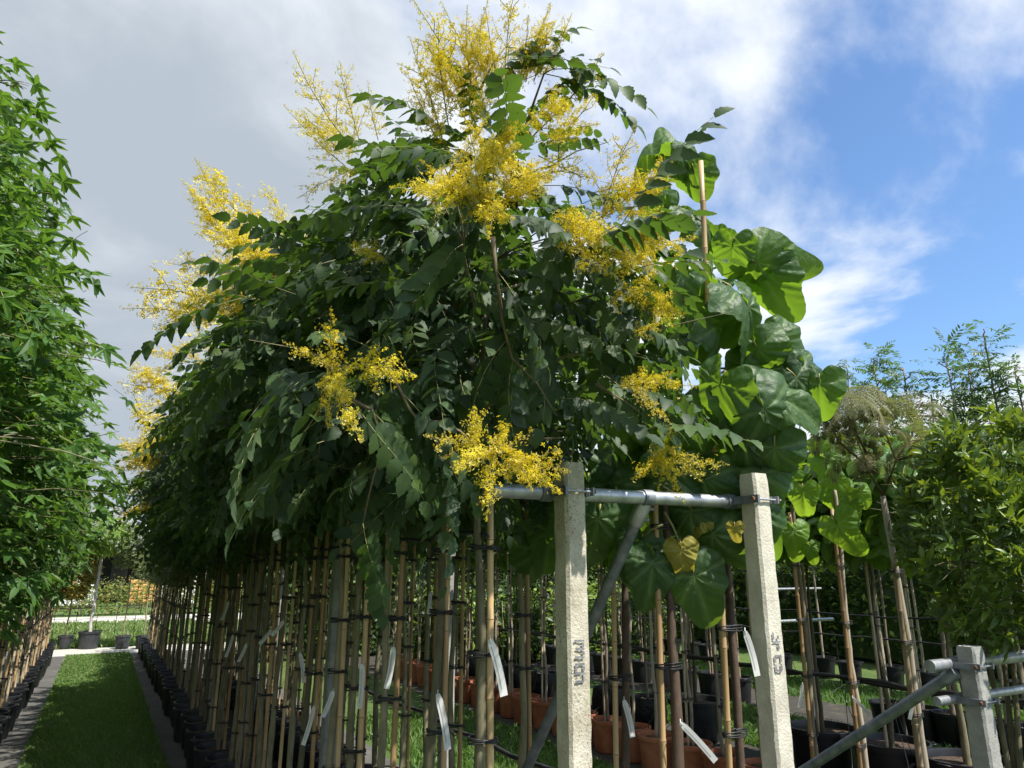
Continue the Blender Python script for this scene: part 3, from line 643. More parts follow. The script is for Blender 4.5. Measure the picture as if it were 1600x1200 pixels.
def clamp(post, s, o, z, half, zrel=True):            # flat bracket, threaded rod and nuts that hold the pipe behind the post
    base = W(s, o); loc = lambda a, b, c: AX_P * a + AX_R * b + AX_Z * (z + c)
    for sx in (-1, 1):
        m = MB(); m.box(loc(sx * (half + .012), .002 + (.0 if sx < 0 else .03), 0), (.006, half + .03 if sx < 0 else half + .02, .017), (AX_P, AX_R, AX_Z)); link('bracket', m.mesh('bracket', M['steel_dark'], False), post)
    m = MB(); m.tube([loc(-half - .03, -half - .008, 0), loc(half + .045, -half - .008, 0)], .0045, 8); link('rod', m.mesh('rod', M['steel'], True, 40), post)
    for sx in (-1, 1):
        m = MB(); m.tube([loc(sx * (half + .022), -half - .008, 0), loc(sx * (half + .032), -half - .008, 0)], .010, 6); link('nut', m.mesh('nut', M['rust'], False), post)
    m = MB(); m.box(loc(half + .02, -half - .006, 0), (.004, .012, .016), (AX_P, AX_R, AX_Z)); link('bracket', m.mesh('bracket', M['steel_dark'], False), post)
def pipe_bar(s0, o0, z0, s1, o1, z1, r, label, collars=()):
    a = W(s0, o0, z0); b = W(s1, o1, z1); e = link('crossbar', None, None, T(a)); tag(e, label, 'pipe', 'crossbars of the tying frames'); d = b - a
    m = MB(); n = d.normalized(); m.tube([Vector((0, 0, 0)), d], r, 20); link('tube', m.mesh('tube', M['steel'], True, 40), e)
    for t in collars:
        m = MB(); c = d * t; m.tube([c - n * .026, c - n * .024, c + n * .024, c + n * .026], [r * 1.02, r * 1.22, r * 1.22, r * 1.02], 20); link('collar', m.mesh('collar', M['steel_dark'], True, 40), e)
    return e, a, d
ZB1 = PS(930, 776, S1 + .09).z; ZB2 = PS(1140, 784, S1 - .0).z
bar1, ba, bd = pipe_bar(S1 + .085, O39 - .30, ZB1, S1 - .015, O40 + .13, ZB2, .0285, 'galvanised crossbar clamped to posts 39 and 40', (.17, .53, .86))
clamp(post39, S1, O39, ZB1 - .0, HP); clamp(post40, S1 - .1, O40, ZB2, HP)
# slanting brace with its tee fitting
bt = ba + bd * .53; foot = PO(826, 1195, (bt - Vector((0, 0, H_CAM))).dot(AX_P)); dirb = (foot - bt).normalized(); foot_g = bt + dirb * ((bt.z - .01) / -dirb.z)
br = link('brace', None, None, T(bt)); tag(br, 'galvanised slanting brace bolted under the crossbar of posts 39 and 40', 'pipe')
m = MB(); m.tube([dirb * .05, foot_g - bt], .025, 20); link('tube', m.mesh('tube', M['steel_dark'], True, 40), br)
m = MB(); m.tube([dirb * .02, dirb * .045, dirb * .13, dirb * .135], [.03, .0335, .0335, .031], 20); link('socket', m.mesh('socket', M['steel'], True, 40), br)
for t in (.06, .115):
    c = dirb * t + AX_P * .028 - AX_R * .024; m = MB(); m.tube([c, c + (AX_P - AX_R).normalized() * .016], .008, 6); link('bolt', m.mesh('bolt', M['steel_dark'], False), br)
# the frames that follow down the row
for i, s in enumerate((5.55, 8.7, 11.9)):
    pa = concrete_post(s, O39, 2.40, HP, 'concrete_grey', f'grey concrete post left of the {nth(i)} frame behind posts 39 and 40', 10 + i, 24)
    pb = concrete_post(s, O40, 2.40, HP, 'concrete_grey', f'grey concrete post right of the {nth(i)} frame behind posts 39 and 40', 20 + i, 24)
    pipe_bar(s + .085, O39 - .35, 2.31, s + .085, O40 + .3, 2.31, .0285, f'dull crossbar of the {nth(i)} frame behind posts 39 and 40', (.2, .8)); clamp(pa, s, O39, 2.31, HP); clamp(pb, s, O40, 2.31, HP)
# low frame of the next bed
S3, O3 = 2.40, 4.22
post3 = concrete_post(S3, O3, 1.60, HP * 1.1, 'concrete_grey', 'short grey concrete post beside the laurel tree', 31)
zl = PO(1470, 1096, O3 - .2).z; zh = PO(1470, 1010, O3 - .2).z
for z, o0, o1, lab, r in ((zl, O3 - .22, O3 + 2.4, 'low pale pipe clamped to the short grey post', .024), (1.50, O3 - .24, O3 + 2.4, 'dark upper pipe clamped to the short grey post', .032)):
    pipe_bar(S3 + .09, o0, z, S3 + .09, o1, z, r, lab, (.1,)); clamp(post3, S3, O3, z, HP * 1.1)
bt3 = W(S3 + .06, O3 - .06, PO(1490, 1048, O3).z); f3 = PO(1262, 1200, O3 - .10); d3 = (f3 - bt3).normalized(); g3 = bt3 + d3 * ((bt3.z - .01) / -d3.z)
m = MB(); m.tube([Vector((0, 0, 0)), g3 - bt3], .030, 20); e = link('brace', None, None, T(bt3)); tag(e, 'dull grey slanting brace pipe leaning on the short grey post', 'pipe'); link('tube', m.mesh('tube', M['steel_dark'], True, 40), e)
m = MB(); m.tube([d3 * -.01, d3 * .07], .036, 16); link('socket', m.mesh('socket', M['steel_dark'], True, 40), e)
for i, (px, py, o) in enumerate(((1200, 972, 10.2), (1200, 921, 12.6))):
    q = PO(px, py, o); s = q.dot(AX_R); pipe_bar(s, o, q.z, s, o + 1.7, q.z, .028, ('pale pipe over the bagged trees', 'long pale pipe before the far hedge')[i])

# hoses
def hose(s0, s1, o, z, r, label, pots_o, n_drip, sag=.02):
    e = link('irrigation_hose', None, None, T(W(s0, o, z))); tag(e, label, 'hose', 'black irrigation hoses')
    m = MB(); b = W(s0, o, z); k = 40; m.tube([W(s0 + (s1 - s0) * i / k, o + random.uniform(-.012, .012), z + random.uniform(-sag, sag)) - b for i in range(k + 1)], r, 8); link('pipe', m.mesh('hose', M['hose']), e)
    for i in range(n_drip):
        s = s0 + .3 + (s1 - s0 - .5) * (i + random.random() * .5) / n_drip; t = random.choice(pots_o); x = s + random.uniform(-.15, .15)
        pts = [W(s, o, z), W(s + .03, o + (t - o) * .15, z - .15), W((s + x) / 2 + random.uniform(-.1, .1), o + (t - o) * .45, z * .45), W(x, o + (t - o) * .8, .42), W(x, t + random.uniform(-.08, .08), .36)]
        q = [pts[0].lerp(pts[1], .5)]; cs = [Vector(p) for p in pts]; out = []
        for j in range(len(cs) - 1):
            for w in (0, .25, .5, .75):
                p0, p1, p2, p3 = cs[max(j - 1, 0)], cs[j], cs[j + 1], cs[min(j + 2, len(cs) - 1)]
                out.append(.5 * ((2 * p1) + (p2 - p0) * w + (2 * p0 - 5 * p1 + 4 * p2 - p3) * w * w + (3 * p1 - p0 - 3 * p2 + p3) * w ** 3) - b)
        out.append(cs[-1] - b); m = MB(); m.tube(out, .0032, 5); link('drip_tube', m.mesh('drip', M['hose']), e)
hose(2.0, 20.5, O40 - .085, PO(705, 1136, O40 - .085).z, .016, 'black hose running through the golden rain row to its pots', (2.05, 1.3), 34)
hose(2.6, 13, 5.62, PO(1000, 1013, 5.62).z, .016, 'black hose above the terracotta pots', (5.3,), 16)
hose(2.5, 12, 6.2, PO(1350, 1066, 6.2).z, .017, 'black hose between terracotta pots and black tubs', (6.6,), 14)
hose(4.0, 13, 8.5, 1.45, .012, 'black upper hose before the bagged trees', (8.8,), 6)
hose(4.0, 15, 9.4, 1.1, .012, 'black hose above the bagged trees', (9.0,), 12)

# ------------------------------------------------------------------ golden rain trees
OK1, OK2, SPC = 1.20, 2.05, .46
FIRST = row_s(752, OK1)
gold_trees = []
def pix(p):
    v = Vector(p) - Vector((0, 0, H_CAM)); zc = v.y * CP + v.z * SP
    return 800 + F_PX * v.x / zc, 600 - F_PX * (-v.y * SP + v.z * CP) / zc, zc
def over_frame(m):                                   # the crowns are clipped clear of the frame and of the bare stems
    for t in (0, .2, .38):
        x, y, zc = pix(m @ Vector((0, t, -.4 * t * t)))
        if zc < 3.4 and x > 832 and y > 690: return True
        if y > 835 + 10 * math.sin(x * .03) and zc < 6: return True
    return False
def golden(s, o, i, rowname, grp, nobj, nl, zt, ordinal_from):
    rg = random.Random(100 + i + int(o * 77)); s += rg.uniform(-.03, .03); oo = o + rg.uniform(-.03, .03); b = W(s, oo)
    lab = f'golden rain tree, {nth(i)} in {rowname}'
    e = make_tree('golden_rain_tree', lab, 'tree', grp, b, rg.uniform(.021, .027), zt - .5, 'bark', 2.36, zt, rg.uniform(.62, .74), dome, GOLD if nobj else GOLD_FAR, nl, (.8, 1.15) if nobj else (1.0, 1.4), nobj, GOLD_FAR if nobj == 0 else GOLD, 10, rg=rg, style=dict(up=.15, down=.75, shell=.5), wob=.022, prune=over_frame)
    gold_trees.append((b, e))
    add_pot('black', b, f'black pot of the {nth(i)} golden rain tree in {rowname}', 'pots ' + grp)
    off = W(0, rg.uniform(.045, .06)) + W(rg.uniform(-.02, .0), 0)
    tl = [rg.uniform(.55, .75), rg.uniform(.95, 1.15), rg.uniform(1.35, 1.5), rg.uniform(1.7, 1.85), 2.08]
    cane_thing(b + off + Vector((0, 0, .26)), b + off + Vector((rg.uniform(-.02, .02), rg.uniform(-.02, .02), rg.uniform(2.3, 2.7))), rg.uniform(.0125, .0165), f'bamboo cane of the {nth(i)} golden rain tree in {rowname}', 'canes ' + grp, tl, -off)
    return b
K1 = []
for i in range(24):
    s = FIRST + SPC * i
    K1.append(golden(s, OK1, i, 'the lane-side row from post 39', 'in the lane-side golden rain row', 200 if i < 5 else (110 if i < 10 else 0), 205 if i < 10 else 170, min(4.75, 3.72 + .11 * (s - 2.4)) + random.uniform(-.08, .08), 0))
for i in range(26):
    s = 3.55 + .47 * i
    golden(s, OK2, i, 'the inner row from post 40', 'in the inner golden rain row', 150 if i < 3 else (60 if i < 6 else 0), 190 if i < 6 else 100, min(4.6, 3.75 + .05 * i), 0)

def put_panicles(rows, lenk=1.0):
    for x0, y0, x1, y1, zc, kind in rows:
        a = P(x0, y0, zc); b = P(x1, y1, zc - random.uniform(.05, .25)); d = b - a
        e = min(gold_trees, key=lambda t: (Vector((t[0].x, t[0].y, 0)) - Vector((a.x, a.y, 0))).length)[1]
        m = frame(a - d * .05, d, Vector((0, 0, 1)), d.length * 1.08 * lenk, random.uniform(0, 6)); m = T(-e.location) @ m
        o = link('flower_panicle', random.choice(PAN_FAR if zc > 3.5 else (PAN_AIRY if kind == 'a' else PAN)), e, m); o['label'] = 'upright spray of small yellow flowers'
put_panicles([
    (745, 200, 655, 0, 2.6, 'a'), (760, 180, 695, 5, 2.6, 'a'), (790, 150, 800, -25, 2.6, 'a'), (815, 130, 860, 12, 2.6, 'a'), (700, 240, 635, 120, 2.6, 'a'), (830, 215, 945, 92, 2.6, 'a'), (850, 225, 935, 190, 2.6, 'd'), (845, 245, 930, 285, 2.6, 'a'),
    (760, 300, 620, 296, 2.15, 'd'), (770, 250, 770, 365, 2.15, 'd'), (790, 305, 860, 272, 2.15, 'd'), (735, 330, 800, 335, 2.15, 'd'), (700, 275, 765, 185, 2.2, 'd'), (775, 255, 720, 175, 2.2, 'd'), (730, 210, 790, 90, 2.45, 'a'), (720, 170, 750, 30, 2.5, 'a'), (800, 240, 850, 160, 2.4, 'd'), (740, 250, 690, 300, 2.2, 'd'), (780, 240, 840, 290, 2.2, 'd'),
    (545, 225, 455, 88, 2.85, 'a'), (560, 215, 528, 98, 2.85, 'a'), (535, 255, 445, 170, 2.85, 'a'), (560, 262, 465, 305, 2.85, 'a'), (590, 215, 572, 130, 2.85, 'a'), (545, 250, 560, 180, 2.8, 'd'),
    (425, 385, 302, 256, 4.3, 'd'), (450, 365, 412, 285, 4.3, 'a'), (405, 425, 262, 415, 4.2, 'd'), (430, 435, 325, 315, 4.2, 'd'), (420, 460, 495, 452, 4.0, 'd'), (385, 475, 212, 445, 4.5, 'a'), (405, 475, 245, 505, 4.5, 'd'), (465, 375, 520, 345, 4.2, 'a'), (345, 495, 198, 478, 4.8, 'a'), (395, 390, 300, 345, 4.3, 'd'), (440, 410, 400, 470, 4.0, 'd'), (460, 400, 380, 395, 4.1, 'd'), (450, 430, 330, 470, 4.2, 'd'), (470, 420, 400, 360, 4.1, 'd'),
    (525, 600, 513, 485, 2.05, 'd'), (530, 575, 443, 538, 2.05, 'd'), (545, 572, 645, 580, 2.05, 'd'), (520, 580, 558, 692, 2.05, 'd'), (512, 580, 508, 668, 2.05, 'd'), (565, 385, 607, 412, 2.5, 'd'), (590, 400, 545, 380, 2.5, 'd'),
    (770, 705, 663, 682, 1.98, 'd'), (775, 705, 892, 738, 1.98, 'd'), (765, 700, 765, 808, 1.98, 'd'), (770, 710, 790, 660, 1.98, 'd'), (790, 700, 835, 762, 1.98, 'd'), (740, 690, 745, 640, 2.0, 'd'), (745, 700, 720, 735, 1.98, 'd'), (800, 720, 870, 765, 1.98, 'd'),
    (1040, 715, 985, 745, 2.25, 'd'), (1045, 700, 1095, 755, 2.25, 'd'), (1030, 730, 1052, 672, 2.25, 'd'), (1050, 720, 1138, 728, 2.25, 'd'), (1020, 690, 1065, 785, 2.25, 'd'), (1015, 710, 1060, 740, 2.25, 'd'),
    (975, 590, 1085, 605, 2.3, 'd'), (985, 600, 1045, 662, 2.3, 'd'), (965, 605, 1050, 585, 2.3, 'd'),
    (930, 345, 1065, 248, 2.4, 'd'), (940, 350, 985, 200, 2.5, 'a'), (960, 400, 1088, 368, 2.4, 'd'), (950, 390, 1060, 425, 2.4, 'd'), (990, 450, 1065, 398, 2.4, 'd'), (875, 340, 975, 375, 2.3, 'd'), (990, 480, 1062, 492, 2.4, 'd'), (985, 525, 1045, 500, 2.4, 'd'), (930, 300, 1010, 280, 2.4, 'd'), (960, 330, 1020, 330, 2.4, 'd'), (860, 370, 940, 410, 2.2, 'd'), (975, 360, 1040, 330, 2.4, 'd'), (970, 430, 1020, 380, 2.4, 'd'), (900, 420, 1000, 400, 2.3, 'd'), (950, 470, 1040, 440, 2.35, 'd'),
    (690, 215, 640, 60, 2.5, 'a'), (700, 190, 680, 40, 2.5, 'a'), (780, 170, 760, 20, 2.5, 'a'), (800, 160, 830, 30, 2.5, 'a'), (720, 300, 660, 250, 2.1, 'd'), (800, 290, 760, 220, 2.1, 'd'), (750, 320, 740, 240, 2.1, 'd'), (690, 320, 740, 290, 2.1, 'd'),
    (460, 440, 400, 400, 3.9, 'd'), (430, 400, 350, 380, 3.9, 'd'), (440, 450, 360, 430, 3.8, 'd'), (400, 440, 330, 400, 4.0, 'd'), (480, 430, 430, 340, 3.9, 'd'), (360, 500, 270, 470, 4.4, 'd'),
    (275, 605, 212, 578, 8.2, 'd'), (265, 690, 172, 702, 8.6, 'd'), (255, 735, 185, 685, 8.6, 'd'), (245, 790, 172, 806, 9.6, 'a'), (305, 625, 235, 640, 8.0, 'd'), (295, 560, 225, 545, 7.6, 'a'), (365, 695, 325, 690, 5.4, 'd'), (300, 540, 240, 590, 7.6, 'd'), (270, 660, 200, 640, 8.8, 'd'), (250, 710, 205, 740, 9.0, 'd'), (280, 640, 260, 700, 8.4, 'd'), (240, 760, 195, 770, 9.8, 'a'), (320, 580, 280, 530, 7.0, 'd'), (345, 560, 300, 520, 6.2, 'd'), (210, 620, 235, 700, 9.4, 'a')])
rp = random.Random(77)
put_panicles([(x + rp.uniform(-30, 30), y + rp.uniform(-25, 25), x + dx * k + rp.uniform(-25, 25), y + dy * k + rp.uniform(-25, 25), zc, 'd') for x, y, dx, dy, zc, n in
    ((740, 260, 60, -40, 2.1, 5), (720, 300, -70, 5, 2.1, 4), (790, 290, 70, -20, 2.1, 5), (840, 200, 60, -50, 2.3, 4), (760, 130, -20, -90, 2.45, 5), (700, 150, -40, -90, 2.5, 4), (820, 110, 40, -70, 2.5, 4),
     (420, 420, -70, -30, 3.7, 7), (400, 470, -80, -10, 3.8, 5), (350, 350, -40, -60, 4.0, 3), (530, 240, -60, -60, 2.7, 3), (980, 300, 60, -40, 2.3, 5), (960, 380, 70, 10, 2.25, 6), (1000, 480, 50, 0, 2.3, 4), (890, 350, 60, 20, 2.2, 4), (260, 700, -50, 10, 8.4, 5), (270, 600, -50, -20, 8.0, 4), (240, 770, -40, 10, 9.4, 3)) for k in [rp.uniform(.8, 1.3) for _ in range(n)]])
# a few bare arching twigs and hanging leaf sprays on the face of the crown
def spray(line, zc, n_leaf, r=.006):
    pts = [P(x, y, zc) for x, y in line]; e = min(gold_trees, key=lambda t: (t[0].xy - pts[0].xy).length)[1]; m = MB(); m.tube([p - e.location for p in pts], [r * (1 - .75 * i / (len(pts) - 1)) for i in range(len(pts))], 7); b = link('branch', m.mesh('twig', M['twig']), e)
    for i in range(n_leaf):
        t = (i + .5) / n_leaf * (len(pts) - 1); k = min(int(t), len(pts) - 2); q = pts[k].lerp(pts[k + 1], t - k); d = (pts[k + 1] - pts[k]).normalized() + Vector((random.uniform(-.9, .9), random.uniform(-.6, .3), random.uniform(-.9, .1)))
        fm = frame(q, d, Vector((0, -.5, .85)), random.uniform(.75, 1.0), random.gauss(0, .3))
        if pix(q)[1] > 780 or not over_frame(fm): link('leaf', random.choice(GOLD), b, T(-e.location) @ fm)
spray([(770, 370), (775, 430), (785, 500), (800, 560), (840, 600), (870, 650)], 2.2, 9, .008)
spray([(655, 662), (690, 660), (720, 675), (745, 700)], 2.1, 1, .009)
spray([(540, 620), (580, 640), (600, 690), (580, 760), (562, 840)], 2.0, 7)
spray([(430, 560), (380, 600), (330, 660), (300, 720)], 4.0, 7)
spray([(480, 600), (440, 650), (410, 700)], 3.0, 6)
spray([(850, 490), (930, 460), (990, 500), (1040, 560)], 2.7, 7)
spray([(930, 600), (980, 630), (1030, 670)], 2.4, 5)
spray([(750, 140), (770, 100), (800, 60)], 2.4, 3, .005)
spray([(820, 200), (850, 115), (870, 105)], 2.45, 3, .005)
spray([(600, 560), (640, 640), (690, 700), (720, 760)], 2.05, 7)

# ties that run from tree to tree below the crowns
m = MB(); pts = []
for i in range(60):
    s = FIRST - .1 + i * .15; pts.append(W(s, OK1 - .03 + .05 * math.sin(i * 2.1), 2.13 + random.uniform(-.02, .02)))
m.tube([p - pts[0] for p in pts], .008, 6); e = link('tie_rope', None, None, T(pts[0])); tag(e, 'black rope tied from trunk to trunk below the golden rain crowns', 'rope'); link('strand', m.mesh('rope', M['rubber']), e)

# ------------------------------------------------------------------ small-leaved trees at the far end of the row
for i in range(17):
    s = FIRST + SPC * (24 + i); b = W(s, OK1 + random.uniform(-.03, .03)); rg = random.Random(700 + i)
    make_tree('small_leaved_tree', f'small-leaved pale tree, {nth(i)} after the last golden rain tree', 'tree', 'pale small-leaved trees at the far end', b, .022, 2.3, 'bark', 1.75, 2.55 + rg.uniform(-.1, .15), .45, globe, [SMALL['pale_small']], 620, (1.0, 1.7), 0, rg=rg, nlimb=7)
    add_pot('black', b, f'black pot of the {nth(i)} small-leaved tree in the lane-side row', 'pots of the small-leaved trees')
    cane_thing(b + W(0, .05) + Vector((0, 0, .26)), b + W(0, .05) + Vector((0, 0, 2.2)), .014, f'bamboo cane of the {nth(i)} small-leaved tree in the lane-side row', 'canes of the small-leaved trees', [.9, 1.4], -W(0, .05))

# ------------------------------------------------------------------ sweetgum row left of the lane
OL = -.95
for i in range(38):
    s = 3.6 + .46 * i; rg = random.Random(300 + i); b = W(s, OL + rg.uniform(-.03, .03)); n = 1000 if i < 7 else (640 if i < 16 else 360)
    make_tree('sweetgum_tree', f'star-leaved sweetgum, {nth(i)} of the row left of the lane', 'tree', 'sweetgums left of the lane', b, .023, 4.3, 'bark', 1.72, 4.45 + rg.uniform(-.3, .25), rg.uniform(.78, .95) if i < 9 else (rg.uniform(.62, .74) if i < 16 else rg.uniform(.5, .6)), gum, STAR, n, (.95, 1.4) if i < 7 else (.9, 1.25) if i < 16 else (1.0, 1.4), 200 if i < 6 else 0, rg=rg, nlimb=11, style=dict(up=.2, down=.6, shell=.42, lob=.30))
    if s > 6.5:
        add_pot('black', b, f'black pot of the {nth(i)} sweetgum left of the lane', 'pots of the sweetgums')
        off = W(-.02, .05)
        cane_thing(b + off + Vector((0, 0, .26)), b + off + Vector((rg.uniform(-.03, .03), 0, 2.0)), .0145, f'bamboo cane of the {nth(i)} sweetgum left of the lane', 'canes of the sweetgums', [.7, 1.15, 1.6], -off, rg.choice(('cane', 'cane_pale', 'cane_pale')))
    else: add_pot('black', b, f'black pot of the {nth(i)} sweetgum left of the lane', 'pots of the sweetgums')
# ribbons and slips on the left row
for px, py, o, lab in ((40, 975, OL + .05, 'pink ribbon knotted round a sweetgum cane'),):
    q = PO(px, py, o); m = MB(); m.tube([Vector((0, 0, 0)), Vector((.03, -.02, .05)), Vector((.05, -.02, -.02)), Vector((.02, -.03, -.12)), Vector((.05, -.03, -.2))], .008, 5); m.tube([Vector((0, 0, 0)), Vector((-.03, -.02, -.06)), Vector((-.02, -.02, -.13))], .007, 5)
    M['pink'] = solid('pink_ribbon', [(.55, .25, .3), (.75, .45, .5)], 20, .6); e = link('ribbon', None, None, T(q)); tag(e, lab, 'ribbon'); link('bow', m.mesh('ribbon', M['pink']), e)

# ------------------------------------------------------------------ empress trees (big heart leaves)
def kup(py): return CP - (600 - py) / F_PX * SP
def PU(px, py, zc): return P(px, py, zc * kup(700) / kup(py))      # keeps a standing stem upright
def empress(px, zc, top, lean_px, label, cane_top, cane_dx, r0=.027, tm='bark_red', zpot=True, cm='cane', ca_r=.0145, idx=0, ties=()):
    b = PU(px, 1000, zc); b.z = 0; t = top; e = link('empress_tree', None, None, T(b + Vector((0, 0, .3)))); tag(e, label, 'tree', 'empress trees behind the crossbar'); rg = random.Random(px)
    h = t.z - .3; q = Vector((t.x - b.x, t.y - b.y, 0)); pts = [Vector((q.x * u * u + rg.uniform(-.012, .012) * (0 < u < 1), q.y * u * u, h * u)) for u in (0, .2, .4, .6, .8, 1)]
    link('trunk', trunk_mesh(pts, r0, r0 * .35, tm, rg), e)
    off = cane_dx; cane_thing(b + off + Vector((0, 0, .26)), cane_top, ca_r, 'bamboo cane tied to the ' + label, 'canes of the empress trees', ties, -off, cm)
    add_pot('black', b, 'black pot under the ' + label, 'pots of the empress trees'); return e, b + Vector((0, 0, .3)), pts
def big_leaves(tree, org, spine, rows, temps, default_r):
    cr = link('crown', spine, tree)
    for row in rows:
        x, y, zc, size, ang, tilt = row[:6]; kind = row[6] if len(row) > 6 else 0
        p = PU(x, y, zc); size = size * kup(700) / kup(y); tocam = (Vector((0, 0, H_CAM)) - p).normalized(); right = Vector((0, 0, 1)).cross(-tocam).normalized() * -1; right = tocam.cross(Vector((0, 0, 1))).normalized() * -1
        upv = right.cross(tocam).normalized() * -1; upv = upv if upv.z > 0 else -upv
        d = right * math.cos(rad(ang)) + upv * math.sin(rad(ang)) + tocam * math.sin(rad(tilt)) * -.3      # where the tip points, seen from the lane
        nrm = tocam * math.cos(rad(tilt)) + Vector((0, 0, 1)) * math.sin(rad(tilt))
        tp = temps[kind] if kind < len(temps) else temps[0]
        m = frame(p, d, nrm, size / default_r, random.gauss(0, .12)); link('leaf', random.choice(tp), cr, T(-org) @ m)
def leaf_spine(org, segs):
    m = MB()
    for a, b in segs: m.tube([a - org, (a + b) / 2 - org + Vector((0, 0, .015)), b - org], [.006, .005, .003], 6)
    return m.mesh('petioles', M['rachis'])
Z1 = 3.3
e1, o1, _ = empress(1140, 3.60, PU(1100, 300, 3.60), 0, 'tall empress tree leaning beside post 40', PU(1095, 252, 3.30), PU(1118, 1000, 3.55) - PU(1140, 1000, 3.60), .024, idx=1, ties=[1.3, 1.75, 2.25, 2.75])
e2, o2, _ = empress(1045, 3.36, PU(1030, 600, 3.40), 0, 'thick brown empress tree standing behind the brace', PU(1022, 720, 3.36), PU(1020, 1000, 3.33) - PU(1045, 1000, 3.36), .033, idx=2, ties=[1.15, 1.6, 2.2])
e3, o3, _ = empress(968, 3.75, PU(975, 420, 3.8), 0, 'slimmer empress tree between the brace and post 39', PU(955, 700, 3.75), PU(951, 1000, 3.74) - PU(968, 1000, 3.75), .024, idx=3, ties=[.95, 1.5, 2.1])
L1 = [  # x, y, distance, radius m, direction the tip points (deg, 0 right 90 up), tilt of the upper face towards the sky
    (1020, 225, 3.3, .12, 200, 70), (1065, 245, 3.3, .11, -30, 10), (1010, 290, 3.2, .15, 215, 55), (1085, 270, 3.35, .12, -80, 30), (1045, 250, 3.4, .10, 100, -20),
    (1075, 330, 3.35, .16, -25, 55), (1100, 350, 3.3, .13, -50, 45), (1050, 330, 3.4, .12, 215, -10),
    (1145, 385, 3.25, .12, -100, 25), (1185, 410, 3.3, .17, -25, -35), (1195, 430, 3.35, .17, -75, -30), (1125, 380, 3.4, .10, 140, -20),
    (1065, 430, 3.2, .15, 210, 45), (1105, 430, 3.2, .12, -60, 50), (1080, 480, 3.3, .15, -110, -25), (1150, 455, 3.1, .20, -45, 55), (1170, 480, 3.15, .19, -60, 40), (1125, 470, 3.25, .15, 220, 40),
    (1120, 510, 3.1, .15, -60, 60), (1060, 530, 3.15, .16, 215, 50), (1085, 525, 3.1, .13, -95, 45), (1030, 570, 3.2, .15, 200, 40),
    (1185, 545, 3.2, .14, -60, -25), (1215, 530, 3.3, .14, -40, 20), (1160, 570, 3.25, .11, -110, 20), (1215, 575, 3.25, .13, -90, -20),
    (1245, 590, 3.2, .17, -50, 35), (1280, 600, 3.2, .13, -95, 10), (1205, 600, 3.3, .14, 20, -25),
    (1125, 600, 2.95, .17, -115, 45), (1165, 620, 3.0, .18, -70, 40), (1195, 640, 2.95, .22, -65, 30), (1215, 620, 3.0, .16, -25, 35), (1165, 690, 3.1, .17, -90, -30), (1190, 740, 3.15, .16, -90, -35), (1140, 650, 3.2, .17, -100, 5), (1210, 700, 3.05, .15, -95, 25), (1100, 640, 3.2, .15, 220, 20)]
big_leaves(e1, o1, leaf_spine(o1, [(PU(1102, 300, 3.60), PU(1065, 245, 3.3 + .15)), (PU(1112, 420, 3.60), PU(1185, 410, 3.3 + .15)), (PU(1112, 440, 3.60), PU(1150, 455, 3.15 + .15)), (PU(1118, 590, 3.60), PU(1190, 545, 3.2 + .15)), (PU(1118, 560, 3.60), PU(1065, 530, 3.15 + .15)), (PU(1120, 620, 3.60), PU(1165, 620, 3.0 + .15)), (PU(1122, 680, 3.60), PU(1195, 640, 2.95 + .15)), (PU(1116, 575, 3.60), PU(1245, 590, 3.2 + .15))]), [(r[0], r[1], r[2] + .15) + tuple(r[3:]) for r in L1], [EMP, EMP_Y, EMP_F], .145)
L2 = [(1075, 660, 3.2, .15, -60, 20), (1000, 640, 3.3, .15, -120, 25), (1050, 740, 3.3, .17, -100, 5), (1080, 800, 3.3, .13, -90, -10), (1065, 860, 3.25, .14, -85, 20, 2), (1085, 900, 3.3, .17, -75, 10), (1115, 835, 3.3, .15, -60, -25), (1095, 815, 3.3, .10, -130, 10, 2), (1020, 880, 3.3, .15, -95, -5), (1000, 850, 3.35, .13, -110, -15), (1100, 750, 3.35, .18, -80, -20), (1150, 790, 3.4, .14, -85, -20), (1060, 700, 3.4, .18, -140, 0), (1148, 825, 3.1, .07, -90, 10, 2), (1180, 800, 3.3, .15, -80, -20), (1010, 760, 3.4, .18, -90, 0), (1110, 690, 3.5, .18, -60, 0)]
big_leaves(e2, o2, leaf_spine(o2, [(PU(1038, 800, 3.25), PU(1065, 855, 3.25)), (PU(1036, 760, 3.25), PU(1085, 800, 3.3)), (PU(1036, 820, 3.25), PU(1000, 845, 3.35))]), L2, [EMP, EMP_Y, EMP_F], .145)
L3 = [(935, 810, 3.35, .18, -100, 10), (960, 790, 3.5, .18, -60, 5), (985, 870, 3.45, .14, -80, -5), (900, 800, 3.5, .15, -130, 5), (920, 760, 3.6, .18, -90, 0), (975, 740, 3.6, .2, -90, 0), (860, 830, 3.9, .16, -100, 0), (840, 860, 4.0, .16, -90, 10), (1000, 690, 3.6, .2, -80, 5)]
big_leaves(e3, o3, leaf_spine(o3, [(PU(962, 780, 3.45), PU(940, 810, 3.35)), (PU(962, 760, 3.45), PU(985, 868, 3.45))]), L3, [EMP, EMP_Y, EMP_F], .145)

